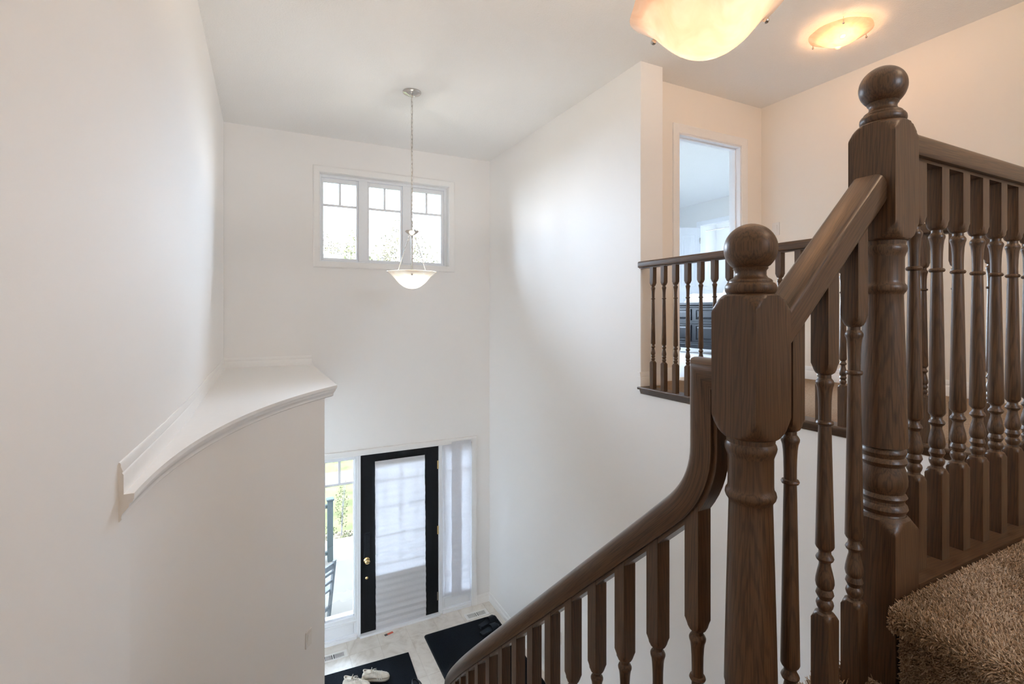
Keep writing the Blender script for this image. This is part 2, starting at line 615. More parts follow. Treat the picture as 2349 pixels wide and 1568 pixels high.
part('frame', MB().box(-3.1, -3.04, 5.78, 5.84, -3.4, -1.0).box(-.71, -.65, 5.78, 5.84, -3.4, -1.0).box(-1.90, -1.84, 5.78, 5.84, -3.34, -1.06).box(-3.04, -.71, 5.78, 5.84, -3.4, -3.34).box(-3.04, -.71, 5.78, 5.84, -1.06, -1.0), M['frame'], w6, bevel=.003)
part('pane', MB().box(-3.04, -1.90, 5.80, 5.805, -3.34, -1.06), M['glass'], w6)
part('pane', MB().box(-1.84, -.71, 5.80, 5.805, -3.34, -1.06), M['glass'], w6)

mb = MB().box(-0.60, 7.2, -1.72, 7.25, ZC, ZC + 0.12)
struct('ceiling', mb, M['ceil'], 'stippled white ceiling over the foyer and the hall', 'ceiling')

# curved stair wall under the ledge
mb = MB()
ring = []
a_end = math.asin((3.96 - CY) / RW)
for i in range(41):
    a = a_end * i / 40
    c, s = math.cos(a), math.sin(a)
    ring.append([(CX - RW * c, CY + RW * s, ZF - 0.1), (CX - RW * c, CY + RW * s, ZU - 0.006), (CX - (RW + 0.1) * c, CY + (RW + 0.1) * s, ZU - 0.006), (CX - (RW + 0.1) * c, CY + (RW + 0.1) * s, ZF - 0.1)])
mb.rings(ring)
WX = CX - RW * math.cos(a_end)
mb.box(WX - 0.1, WX, 3.96, 4.06, ZF - 0.1, ZU - 0.006).box(WX - 0.1, WX, 4.06, YF, -1.0, ZU - 0.006).box(WX - 0.1, WX, 5.66, YF, ZF - 0.1, -1.0)
struct('wall_curved', mb, M['wall'], 'curved off-white stair wall under the display ledge', 'wall', smooth=35)

# ledge on top of the curved wall (trim with crown moulding)
def arc_pt(r, a, z):
    return (CX - r * math.cos(a), CY + r * math.sin(a), z)

ledge = thing('trim_1', 'white display ledge with curved crown moulding on the left wall', 'ledge', (0.0, 3.4, ZU), kind='structure')
RL = 3.402
a0, a1 = math.asin((1.90 - CY) / RL), math.asin((4.005 - CY) / RL)
mb = MB()
ring = []
N = 44
for i in range(N + 1):
    a = a0 + (a1 - a0) * i / N
    yb = CY + RL * math.sin(a)
    q = []
    for zz in (ZU, ZU - 0.018):
        q.append(arc_pt(RL, a, zz))
    bx = -0.50
    q2 = [(bx, yb, ZU - 0.018), (bx, yb, ZU)]
    ring.append([q[0], q[1], q2[0], q2[1]])
ring.append([(0.458, YF, ZU), (0.458, YF, ZU - 0.018), (-0.5, YF, ZU - 0.018), (-0.5, YF, ZU)])
mb.rings(ring)
part('shelf', mb, M['trim'], ledge, smooth=30)
crown = [(RL + 0.002, -0.018), (RL + 0.004, -0.026), (RL + 0.012, -0.030), (RL + 0.014, -0.040), (RL + 0.022, -0.052), (RL + 0.030, -0.060), (RL + 0.033, -0.070), (RL + 0.032, -0.078), (RL + 0.038, -0.084), (RW + 0.002, -0.088), (RW + 0.02, -0.088), (RW + 0.02, -0.018)]
mb = MB()
ring = []
for i in range(N + 1):
    a = a0 + (a1 - a0) * i / N
    ring.append([arc_pt(r, a, ZU + z) for r, z in crown])
mb.rings(ring)
# straight return along the side wall
mb.rings([[(WX + (RW - r) + 0.0, yy, ZU + z) for r, z in crown] for yy in (3.98, YF)])
part('crown_moulding', mb, M['trim'], ledge, smooth=40)
# skirting on the ledge
bprof = [(0.0, 0.0), (0.013, 0.0), (0.013, 0.060), (0.009, 0.066), (0.011, 0.072), (0.006, 0.086), (0.006, 0.094), (0.003, 0.099), (0.0, 0.099)]
mb = MB()
mb.rings([[(x, YF - a, ZU + b) for a, b in bprof] for x in (XL, 0.455)])
mb.rings([[(left_x(y) + a, y, ZU + b) for a, b in bprof] for y in [1.90 + (YF - 1.90) * i / 24 for i in range(25)]])
part('skirting', mb, M['trim'], ledge, smooth=40)

# floors
floor = struct('floor', MB().box(-0.60, XR + 0.1, -1.6, 5.9, ZF - 0.1, ZF - 0.0015), M['grout'], 'pale beige tiled foyer floor', 'floor', at=(0, 0, ZF))
tile_me = {}
TX, TY, TS = 1.135, 5.462, 0.3265
k = 0
for i in range(-3, 5):
    for j in range(0, 21):
        xa, xb = max(TX + i * TS, WX + 0.0), min(TX + (i + 1) * TS, XR)
        yb, ya = TY - (j - 1) * TS, TY - j * TS
        yb = min(yb, YF + 0.03)
        if xb - xa < 0.02:
            continue
        key = (round(xb - xa, 3), round(yb - ya, 3))
        if key not in tile_me:
            w, h = key
            tile_me[key] = MB().box(-w / 2 + .001, w / 2 - .001, -h / 2 + .001, h / 2 - .001, -0.008, 0).mesh('tile', M['tile'], bevel=0.0012)
        o = link('tile', tile_me[key], floor, ((xa + xb) / 2, (ya + yb) / 2, 0))

# upper floor: hall, landing and bedroom carpets
up = struct('floor_upper', MB().box(XR + 0.06, XH, -1.6, YB + 0.12, ZU - 0.30, ZU - 0.008).box(1.16, XR + 0.06, -1.6, 0.535, ZU - 0.30, ZU - 0.012), M['carpet'],
            'beige carpeted upper hall and stair-head floor', 'floor', at=(XR, 0, ZU))
struct('floor_bedroom', MB().box(XW2, 7.0, YB + 0.12, 7.25, ZU - 0.30, ZU - 0.008), M['bedcarpet'], 'pale bedroom carpet seen through the doorway', 'floor')
fas = MB().box(1.20, XR, 0.535, 0.625, ZU - 0.32, ZU - 0.03)
struct('trim_2', fas, M['wall'], 'plain white floor edge under the landing railing', 'trim')

# baseboards
def base_run(name, p0, p1, nrm, z, label, h=1.1):
    mb = MB()
    (ax, ay), (bx, by), (nx, ny) = p0, p1, nrm
    mb.rings([[(x + nx * a, y + ny * a, z + b * h) for a, b in bprof] for x, y in ((ax, ay), (bx, by))])
    return struct(name, mb, M['trim'], label, 'baseboard', smooth=40)

base_run('baseboard_front', (2.36, YF), (XR, YF), (0, -1), ZF, 'short white baseboard between front door casing and corner')
base_run('baseboard_right', (XR, 0.7), (XR, YF), (-1, 0), ZF, 'long white baseboard along the foot of the right foyer wall')
base_run('baseboard_hall', (XH, -1.6), (XH, YB), (-1, 0), ZU - 0.008, 'white baseboard along the warm hall wall')
base_run('baseboard_back', (XW2, YB), (3.036, YB), (0, -1), ZU - 0.008, 'short white baseboard left of the bedroom doorway')
mb = MB()
mb.rings([[(x, YE - a, ZU + b * 1.1) for a, b in bprof] for x in (XR - 0.013, XW2 + 0.013)])
mb.rings([[(XW2 + a, y, ZU + b * 1.1) for a, b in bprof] for y in (YE - 0.013, YB)])
mb.box(XR - 0.012, XR + 0.001, YE - 0.012, YE + 0.03, ZU, ZU + .075).box(XR - 0.007, XR + 0.001, YE - 0.008, YE + 0.03, ZU + .075, ZU + .106)
struct('baseboard_end', mb, M['trim'], 'white baseboard wrapping the wall end beside the upper railing', 'baseboard', smooth=40)

# ------------------------------------------------------------------ casing helper
cprof = [(0.0, 0.0), (0.0, 0.006), (0.006, 0.010), (0.012, 0.009), (0.020, 0.013), (0.050, 0.018), (0.060, 0.018), (0.066, 0.014), (0.066, 0.0)]

def casing(mb, x0, x1, z0, z1, y, w, bottom=False, ny=-1):
    """picture-frame casing, profile from inner edge outwards scaled to width w"""
    k = w / 0.066
    if bottom:
        loop = [(x0, z0, -1, -1), (x0, z1, -1, 1), (x1, z1, 1, 1), (x1, z0, 1, -1), (x0, z0, -1, -1)]
    else:
        loop = [(x0, z0, -1, 0), (x0, z1, -1, 1), (x1, z1, 1, 1), (x1, z0, 1, 0)]
    rings = [[(x + sx * a * k, y + ny * b, z + sz * a * k) for a, b in cprof] for x, z, sx, sz in loop]
    mb.rings(rings, True, not bottom, not bottom)

# ------------------------------------------------------------------ high window
w1 = thing('window_1', 'wide three-pane white window high on the front wall', 'window', (1.27, YF, 0.55), kind='structure')
mb = MB()
casing(mb, OX0, OX1, OZ0, OZ1, YF, 0.066, True)
part('casing', mb, M['trim'], w1, smooth=40)
FY0, FY1 = 5.80, 5.87
panes_x = [(0.586, 0.935), (1.080, 1.438), (1.585, 1.939)]
PZ0, PZ1, PZM = 0.598, 1.440, 1.188
mb = MB()
mb.box(OX0, 0.560, FY0, FY1, OZ0, OZ1)
mb.box(1.975, OX1, FY0, FY1, OZ0, OZ1)
mb.box(0.560, 1.975, FY0, FY1, 1.487, OZ1)
mb.box(0.560, 1.975, FY0, FY1, OZ0, 0.572)
mb.box(0.958, 1.056, FY0 - 0.006, FY1, 0.572, 1.487)
mb.box(1.462, 1.560, FY0 - 0.006, FY1, 0.572, 1.487)
part('frame', mb, M['frame'], w1, bevel=0.003)
part('jamb_liner', MB().box(OX0 - 0.004, OX0 + 0.002, YF, FY0, OZ0, OZ1).box(OX1 - 0.002, OX1 + 0.004, YF, FY0, OZ0, OZ1).box(OX0, OX1, YF, FY0, OZ1 - 0.002, OZ1 + 0.004).box(OX0, OX1, YF, FY0, OZ0 - 0.004, OZ0 + 0.002), M['trim'], w1)
for (xa, xb), (sa, sb) in zip(panes_x, [(0.560, 0.958), (1.056, 1.462), (1.560, 1.975)]):
    mb = MB()
    mb.box(sa + .002, xa, FY0 + 0.012, FY1 - .01, 0.574, 1.485)
    mb.box(xb, sb - .002, FY0 + 0.012, FY1 - .01, 0.574, 1.485)
    mb.box(xa, xb, FY0 + 0.012, FY1 - .01, PZ1, 1.485)
    mb.box(xa, xb, FY0 + 0.012, FY1 - .01, 0.574, PZ0)
    sash = part('sash', mb, M['frame'], w1, bevel=0.003)
    xm = (xa + xb) / 2
    part('glazing_bar', MB().box(xa, xb, 5.826, 5.846, PZM - 0.013, PZM + 0.013), M['frame'], sash, bevel=0.002)
    part('glazing_bar', MB().box(xm - 0.013, xm + 0.013, 5.826, 5.846, PZM + 0.013, PZ1), M['frame'], sash, bevel=0.002)
    part('pane', MB().box(xa, xb, 5.834, 5.838, PZ0, PZ1), M['glass'], sash)

# ------------------------------------------------------------------ front door unit
tr = MB()
casing(tr, EX0 + 0.01, EX1 - 0.015, ZF, EZ1 - 0.012, YF, 0.068)
struct('trim_3', tr, M['trim'], 'white moulded casing around the front door and its sidelights', 'trim', smooth=40)
mb = MB()
mb.box(0.925, 0.968, YF + 0.005, 5.86, ZF, EZ1)
mb.box(1.882, 1.925, YF + 0.005, 5.86, ZF, EZ1)
mb.box(EX0, EX1, YF + 0.005, 5.86, -1.612, EZ1)
mb.box(EX0, EX0 + 0.02, YF + 0.005, 5.86, ZF, EZ1)
mb.box(EX1 - 0.02, EX1, YF + 0.005, 5.86, ZF, EZ1)
mb.box(0.955, 1.895, YF - 0.03, 5.88, ZF, ZF + 0.022)
struct('trim_4', mb, M['frame'], 'white posts, head and sill that hold the front door', 'trim', bevel=0.003)

def sidelight(name, xa, xb, label, bars):
    t = thing(name, label, 'window', ((xa + xb) / 2, YF, ZF), kind='structure')
    g0, g1, gz0, gz1 = xa + 0.032, xb - 0.020, -3.40, -1.648
    fy0, fy1 = YF + 0.012, 5.85
    mb = MB()
    mb.box(xa, g0, fy0, fy1, -3.46, -1.612)
    mb.box(g1, xb, fy0, fy1, -3.46, -1.612)
    mb.box(g0, g1, fy0, fy1, gz1, -1.612)
    mb.box(g0, g1, fy0, fy1, -3.46, gz0)
    part('frame', mb, M['frame'], t, bevel=0.004)
    part('glass_stop', MB().box(g0, g0 + .010, fy0 + .03, fy0 + .06, gz0, gz1).box(g1 - .010, g1, fy0 + .03, fy0 + .06, gz0, gz1).box(g0, g1, fy0 + .03, fy0 + .06, gz0, gz0 + .012).box(g0, g1, fy0 + .03, fy0 + .06, gz1 - .010, gz1), M['frame'], t)
    part('pane', MB().box(g0, g1, fy0 + .040, fy0 + .044, gz0, gz1), M['glass'], t)
    if bars:
        bz = -1.912
        xm = (g0 + g1) / 2
        part('glazing_bar', MB().box(g0, g1, fy0 + .034, fy0 + .05, bz - .013, bz + .013), M['frame'], t, bevel=0.002)
        part('glazing_bar', MB().box(xm - .013, xm + .013, fy0 + .034, fy0 + .05, bz + .013, gz1), M['frame'], t, bevel=0.002)
    pn = MB().box(xa, xb, fy0 + .012, fy1, ZF, -3.46)
    pn.box(xa + 0.03, xb - 0.03, fy0 + .006, fy0 + .02, ZF + 0.055, -3.475)
    part('lower_panel', pn, M['frame'], t, bevel=0.005)
    part('sill_moulding', MB().box(xa, xb, fy0 - .012, fy0 + .02, -3.468, -3.445).box(xa, xb, YF - 0.012, fy0 + .02, ZF, ZF + 0.036).box(xa, xb, YF - 0.005, fy0 + .02, ZF + 0.036, ZF + 0.052), M['frame'], t, bevel=0.003)
    return t

sidelight('window_2', 0.555, 0.925, 'clear sidelight left of the black front door looking onto the porch', True)
sidelight('window_3', 1.925, 2.295, 'sidelight right of the black front door covered by pleated white strips', True)

door = thing('door_1', 'black front door with a long glass light and brass knob', 'door', (0.97, 5.73, ZF), kind='structure')
sx0, sx1, sz0, sz1 = 0.970, 1.880, ZF + 0.020, -1.614
gx0, gx1, gz0, gz1 = 1.135, 1.715, -3.00, -1.745
dy0, dy1 = 5.735, 5.78
mb = MB()
mb.box(sx0, gx0, dy0, dy1, sz0, sz1)
mb.box(gx1, sx1, dy0, dy1, sz0, sz1)
mb.box(gx0, gx1, dy0, dy1, gz1, sz1)
mb.box(gx0, gx1, dy0, dy1, sz0, gz0)
part('slab', mb, M['blackwood'], door, bevel=0.001)
part('glass_light', MB().box(gx0, gx1, dy0 + .018, dy0 + .024, gz0, gz1), M['glass'], door)
# decorative caming
mb = MB()
for fx in (0.18, 0.5, 0.82):
    x = gx0 + (gx1 - gx0) * fx
    mb.box(x - .0028, x + .0028, dy0 + .014, dy0 + .030, gz0, gz1)
for fz in (0.10, 0.36, 0.62, 0.86):
    z = gz0 + (gz1 - gz0) * fz
    mb.box(gx0, gx1, dy0 + .015, dy0 + .029, z - .0028, z + .0028)
xm = (gx0 + gx1) / 2
pts = [(xm - .16 + .32 * i / 16, dy0 + .022, -1.98 + 0.10 * math.sin(PI * i / 16)) for i in range(17)]
mb.tube(pts, .003, 6)
pts = [(xm - .13 + .26 * i / 16, dy0 + .022, -2.74 - 0.10 * math.sin(PI * i / 16)) for i in range(17)]
mb.tube(pts, .003, 6)
part('caming', mb, M['nickel'], door)
# handle plate, knob, lock
esc = MB().box(1.003, 1.073, dy0 - 0.010, dy0 + .002, -2.775, -2.495).box(1.012, 1.064, dy0 - 0.020, dy0, -2.62, -2.51)
part('handle_plate', esc, M['rubber'], door, bevel=0.004)
kn = MB()
def ylathe(mb, prof, cx, cz, n=20):
    rings = [[(cx + r * math.cos(2 * PI * j / n), y, cz + r * math.sin(2 * PI * j / n)) for j in range(n)] for y, r in prof]
    mb.rings(rings)
ylathe(kn, [(dy0, .032), (dy0 - .006, .032), (dy0 - .010, .024), (dy0 - .016, .012), (dy0 - .028, .012), (dy0 - .034, .022), (dy0 - .044, .029), (dy0 - .054, .027), (dy0 - .060, .018), (dy0 - .062, .002)], 1.036, -2.805)
part('knob', kn, M['brass'], door, smooth=35)
kn = MB()
ylathe(kn, [(dy0, .016), (dy0 - .006, .016), (dy0 - .010, .010), (dy0 - .013, .002)], 1.036, -3.008)
part('latch_button', kn, M['brass'], door, smooth=35)
for hz in (-1.843, -2.631, -3.429):
    mb = MB()
    mb.cyl((1.884, dy0 - .006, hz - .05), (1.884, dy0 - .006, hz + .05), .0065, 10)
    mb.box(1.866, 1.880, dy0 - .004, dy0 + .001, hz - .05, hz + .05)
    part('hinge', mb, M['steelhinge'] if hz < -3 else M['brass'], door, smooth=35)

# pleated sheets taped over the glass
def pleat(name, xa, xb, za, zb, y, label, group, pitch=0.05, amp=0.004, sag=0.0, skew=(0, 0, 0, 0)):
    """za top, zb bottom; a real pleated sheet with thickness; skew = x offsets of (top-left, top-right, bottom-left, bottom-right)"""
    n = int((za - zb) / (pitch / 6))
    nx = 12
    rnd = random.Random(name + label)
    ph = [rnd.uniform(-.5, .5) for _ in range(nx + 1)]
    front, back = [], []
    for i in range(n + 1):
        t = i / n
        for j in range(nx + 1):
            u = j / nx
            xl = xa + skew[0] * (1 - t) + skew[2] * t
            xr_ = xb + skew[1] * (1 - t) + skew[3] * t
            x = xl + (xr_ - xl) * u + (0.0014 * math.sin(t * 37) if j in (0, nx) else 0)
            tri = abs(((t * (za - zb) / pitch) % 1) * 2 - 1)
            yy = y - amp * tri * (0.3 + 0.7 * t) - 0.0015 * math.sin(9 * u + 14 * t)
            z = za + (zb - za) * t + sag * (u - .5) * t
            front.append((x, yy, z))
            back.append((x, yy + 0.0012, z))
    m = nx + 1
    fs = []
    for i in range(n):
        for j in range(nx):
            a = i * m + j
            fs.append((a, a + 1, a + 1 + m, a + m))
    mb = MB().add(front, fs).add(back, [q[::-1] for q in fs])
    # close the rim
    o = len(front)
    rim = [j for j in range(m)] + [i * m + nx for i in range(1, n + 1)] + [n * m + j for j in range(nx - 1, -1, -1)] + [i * m for i in range(n - 1, 0, -1)]
    for p, q in zip(rim, rim[1:] + rim[:1]):
        mb.f.append((p, o + p, o + q, q))
    ob = part(name, mb, M['sheet'], None, at=((xa + xb) / 2, y, zb), smooth=25)
    return tag(ob, label, 'blind', group)

pleat('paper_blind', 1.125, 1.708, -1.700, -3.640, 5.722, 'long white pleated paper blind hanging over the black front door', None, 0.075, 0.011, skew=(0, 0, 0.012, 0.016))
pleat('paper_blind', 1.935, 2.165, -1.605, -3.440, 5.708, 'rear white pleated strip on the right sidelight, next to the door hinges', 'pleated strips', 0.12, 0.004, skew=(0, 0, 0.015, 0.0))
pleat('paper_blind', 2.035, 2.288, -1.575, -3.462, 5.692, 'front white pleated strip on the right sidelight, next to the wall corner', 'pleated strips', 0.09, 0.006, skew=(0, 0, 0.0, -0.01))

# ------------------------------------------------------------------ bedroom doorway
mb = MB()
casing(mb, DX0, DX1, ZU, DZ1, YB, 0.072)
struct('trim_5', mb, M['trim'], 'moulded white casing around the bedroom doorway', 'trim', smooth=40)
mb = MB()
mb.box(DX0 - .004, DX0 + .012, YB, YB + .12, ZU, DZ1).box(DX1 - .012, DX1 + .004, YB, YB + .12, ZU, DZ1).box(DX0, DX1, YB, YB + .12, DZ1 - .012, DZ1 + .004)
mb.box(DX0 + .012, DX0 + .024, YB + .045, YB + .075, ZU, DZ1 - .012).box(DX1 - .024, DX1 - .012, YB + .045, YB + .075, ZU, DZ1 - .012).box(DX0, DX1, YB + .045, YB + .075, DZ1 - .024, DZ1 - .012)
struct('trim_6', mb, M['frame'], 'white jamb and door stop lining the bedroom doorway', 'trim', bevel=0.002)

# bedroom shell
BX, BY = 6.8, 7.1
mb = MB()
mb.box(XW2, 3.0, BY, BY + .12, ZU - .1, ZC + .05).box(6.2, BX + .12, BY, BY + .12, ZU - .1, ZC + .05).box(3.0, 6.2, BY, BY + .12, 1.6, ZC + .05).box(3.0, 6.2, BY, BY + .12, ZU - .1, -0.2)
mb.box(BX, BX + .12, YB + .12, 5.25, ZU - .1, ZC + .05).box(BX, BX + .12, 6.22, BY, ZU - .1, ZC + .05).box(BX, BX + .12, 5.25, 6.22, 1.50, ZC + .05)
mb.box(XH, BX + .12, YB, YB + .12, ZU - .1, ZC + .05)
mb.box(8.2, 8.3, 4.6, 5.0, ZU - .1, ZC + .05).box(8.2, 8.3, 6.6, BY, ZU - .1, ZC + .05).box(8.2, 8.3, 5.0, 6.6, ZU - .1, .9).box(8.2, 8.3, 5.0, 6.6, 1.3, ZC + .05).box(BX, 8.3, 4.6, 4.7, ZU - .1, ZC + .05).box(BX, 8.3, BY, BY + .12, ZU - .1, ZC + .05).box(BX, 8.3, 4.6, BY + .12, ZC, ZC + .1).box(BX, 8.3, 4.6, BY + .12, ZU - .2, ZU)
struct('wall_bedroom', mb, M['bedwall'], 'pale blue-white bedroom walls beyond the doorway', 'wall')
w4 = thing('window_4', 'bedroom window that daylights the room beyond the doorway', 'window', (4.45, BY, -.2), kind='structure')
part('frame', MB().box(3.0, 3.06, BY + .03, BY + .09, -.2, 1.6).box(6.14, 6.2, BY + .03, BY + .09, -.2, 1.6).box(4.57, 4.63, BY + .03, BY + .09, -.2, 1.6).box(3.0, 6.2, BY + .03, BY + .09, 1.54, 1.6).box(3.0, 6.2, BY + .03, BY + .09, -.2, -.14), M['frame'], w4, bevel=.003)
part('pane', MB().box(3.06, 4.57, BY + .05, BY + .055, -.14, 1.54), M['glass'], w4)
part('pane', MB().box(4.63, 6.14, BY + .05, BY + .055, -.14, 1.54), M['glass'], w4)
mb = MB()
k = 0.075 / 0.066
rings = [[(BX - b, y + sy * a * k, z + sz * a * k) for a, b in cprof] for y, z, sy, sz in ((5.25, ZU, -1, 0), (5.25, 1.5, -1, 1), (6.22, 1.5, 1, 1), (6.22, ZU, 1, 0))]
mb.rings(rings)
struct('trim_7', mb, M['frame'], 'white casing of the inner opening across the bedroom', 'trim', smooth=40)
d3 = thing('door_2', 'white panelled inner door standing open across the bedroom', 'door', (6.78, 6.22, ZU), R(-28), kind='structure')
mb = MB().box(-0.74, 0, 0, .036, .012, 2.03)
for px0, px1 in ((-.66, -.42), (-.32, -.08)):
    for pz0, pz1 in ((.2, .85), (1.0, 1.9)):
        mb.box(px0, px1, -.006, .0, pz0, pz1)
        mb.box(px0 + .04, px1 - .04, -.012, -.004, pz0 + .04, pz1 - .04)
lpart('leaf', mb, M['frame'], d3, bevel=.006)
lpart('hinge', MB().cyl((.004, -.006, 1.75), (.004, -.006, 1.85), .008, 8), M['nickel'], d3)
# curtain in the inner opening
cu = thing('curtain', 'white curtain hanging on rings in the inner doorway of the bedroom', 'curtain', (7.15, 5.6, ZU + .05))
mb = MB()
fr, bk = [], []
nn = 80
for z in (ZU + .05, 1.40):
    for i in range(nn + 1):
        y = 4.75 + 1.12 * i / nn
        x = 7.15 + .03 * math.sin(i * .9) * (0.7 if z > 0 else 1)
        fr.append((x, y, z))
        bk.append((x + .002, y, z))
fs = [(i, i + 1, i + 2 + nn, i + 1 + nn) for i in range(nn)]
mb.add(fr, fs).add(bk, [q[::-1] for q in fs])
part('cloth', mb, M['curtain'], cu, smooth=60)
part('rod', MB().cyl((7.15, 4.7, 1.46), (7.15, BY, 1.46), .011, 10), M['nickel'], cu, smooth=40)
for i in range(9):
    y = 4.8 + i * .13
    part('ring', MB().tube([(7.15 + .026 * math.cos(2 * PI * q / 12), y, 1.445 + .026 * math.sin(2 * PI * q / 12)) for q in range(12)], .003, 6, True), M['rubber'], cu, smooth=60)

# bed
BFX, BY0, BY1 = 5.33, 3.75, 5.42
bed = thing('bed', 'dark panelled bed with white bedding seen through the bedroom doorway', 'bed', (5.9, 4.6, ZU - .008))
zb = ZU - .008
fb = MB().box(BFX, BFX + .06, BY0, BY1, zb + .09, zb + .66)
part('footboard', fb, M['bednavy'], bed, bevel=.004)
part('footboard_cap', MB().box(BFX - .035, BFX + .085, BY0 - .03, BY1 + .03, zb + .66, zb + .70).box(BFX - .02, BFX + .07, BY0 - .01, BY1 + .01, zb + .63, zb + .66), M['bednavy'], bed, bevel=.008, segs=2)
part('base_moulding', MB().box(BFX - .03, BFX + .06, BY0 - .02, BY1 + .02, zb + .07, zb + .13).box(BFX - .015, BFX + .06, BY0 - .01, BY1 + .01, zb + .13, zb + .15), M['bednavy'], bed, bevel=.006)
part('mid_rail', MB().box(BFX - .014, BFX, BY0, BY1, zb + .405, zb + .44), M['bednavy'], bed, bevel=.004)
npan = 4
pw = (BY1 - BY0) / npan
for i in range(npan):
    for z0, z1 in ((.17, .39), (.455, .61)):
        ya, yb = BY0 + pw * i + .04, BY0 + pw * (i + 1) - .04
        mb = MB()
        mb.rings([[(BFX - d, ya + q, zb + z0 + q), (BFX - d, yb - q, zb + z0 + q), (BFX - d, yb - q, zb + z1 - q), (BFX - d, ya + q, zb + z1 - q)] for q, d in ((0, 0), (.0, .012), (.014, .012), (.022, .004), (.045, .014))])
        part('panel', mb, M['bednavy'], bed)
for y in (BY0 + .08, BY1 - .08):
    part('bun_foot', MB().lathe([(zb, .035), (zb + .015, .05), (zb + .045, .055), (zb + .07, .045)], 16, BFX + .03, y), M['bednavy'], bed, smooth=40)
for y in (BY0 + .02, BY1 - .06):
    part('side_rail', MB().box(BFX + .06, BX - .06, y, y + .04, zb + .18, zb + .40), M['bednavy'], bed, bevel=.004)
part('headboard', MB().box(BX - .06, BX - .01, BY0, BY1, zb, zb + 1.05), M['bednavy'], bed, bevel=.008)
def cushion(mb, x0, x1, y0, y1, z0, z1, nx=16, ny=16, wob=.015, seed=1):
    rr = random.Random(seed)
    ph = [(rr.uniform(3, 14), rr.uniform(-8, 8), rr.uniform(0, 6)) for _ in range(5)]
    top = []
    for i in range(nx + 1):
        for j in range(ny + 1):
            u, v = i / nx, j / ny
            e = min(1, 12 * u * (1 - u)) ** .5 * min(1, 12 * v * (1 - v)) ** .5
            w = sum(math.sin(a * u + b * v + c) for a, b, c in ph) / 5
            top.append((x0 + (x1 - x0) * u, y0 + (y1 - y0) * v, z0 + (z1 - z0) * (0.25 + .75 * e) + wob * w * e))
    m = ny + 1
    fs = [(i * m + j, (i + 1) * m + j, (i + 1) * m + j + 1, i * m + j + 1) for i in range(nx) for j in range(ny)]
    bot = [(x, y, z0) for x, y, z in top]
    o = len(top)
    mb.add(top + bot, fs + [tuple(o + q for q in f[::-1]) for f in fs] +
           [(i * m, o + i * m, o + (i + 1) * m, (i + 1) * m) for i in range(nx)] + [(i * m + ny, (i + 1) * m + ny, o + (i + 1) * m + ny, o + i * m + ny) for i in range(nx)] +
           [(j, j + 1, o + j + 1, o + j) for j in range(ny)] + [(nx * m + j, o + nx * m + j, o + nx * m + j + 1, nx * m + j + 1) for j in range(ny)])
mb = MB()
cushion(mb, BFX + .07, BX - .08, BY0 + .03, BY1 - .03, zb + .36, zb + .84, 36, 36, .035, 4)
part('duvet', mb, M['linen'], bed, smooth=60)
part('mattress', MB().box(BFX + .075, BX - .08, BY0 + .06, BY1 - .06, zb + .2, zb + .37), M['linen'], bed, bevel=.02, segs=2)
for y in (BY0 + .42, BY1 - .42):
    mb = MB()
    cushion(mb, BX - .55, BX - .1, y - .33, y + .33, zb + .80, zb + .98, 12, 12, .012, 9)
    part('pillow', mb, M['linen'], bed, smooth=60)

# ------------------------------------------------------------------ dark oak: newels, rails, balusters
SQ = 0.0168     # half width of a baluster square
def bal_profile(zb, zl, zh, zt):
    """(z, radius) of a turned baluster: square zb..zl, turned zl..zh, square zh..zt (square = radius beyond its corners)"""
    q = 0.03
    p = [(zb, q), (zl - .012, q), (zl - .006, .0205), (zl - .001, .0168), (zl + .002, .0118), (zl + .006, .0112)]
    base = [(.011, .0138), (.017, .0152), (.022, .0140), (.026, .0108), (.030, .0128), (.036, .0156), (.042, .0140), (.046, .0122), (.050, .0148), (.057, .0162),
            (.066, .0155), (.078, .0132), (.092, .0100), (.097, .0102), (.101, .0142), (.105, .0156), (.109, .0140), (.113, .0110), (.119, .0104), (.124, .0145), (.128, .0162)]
    p += [(zl + a, r) for a, r in base]
    s0, s1 = zl + .128, zh - .101
    for t in (.2, .45, .7, .9):
        p.append((s0 + (s1 - s0) * t, .0162 - .0052 * t))
    top = [(-.101, .0108), (-.0995, .0140), (-.096, .0155), (-.0925, .0140), (-.091, .0108), (-.075, .0108), (-.055, .0112), (-.038, .0122), (-.028, .0135), (-.022, .0155), (-.018, .0158), (-.014, .0140), (-.010, .0110), (-.004, .0108)]
    p += [(zh + a, r) for a, r in top]
    p += [(zh, .0160), (zh + .006, .0190), (zh + .013, .0215), (zh + .019, q), (zt, q)]
    return p

bal_cache = {}
def baluster(parent, x, y, zb, zl, zh, zt, rot=0):
    key = tuple(round(v, 3) for v in (zl - zb, zh - zb, zt - zb))
    if key not in bal_cache:
        bal_cache[key] = MB().lathe(bal_profile(0, zl - zb, zh - zb, zt - zb), 24, half=SQ).mesh('baluster', M['woodz'], smooth=32)
    w = world_loc(parent)
    return link('baluster', bal_cache[key], parent, (x - w.x, y - w.y, zb - w.z), (0, 0, rot))

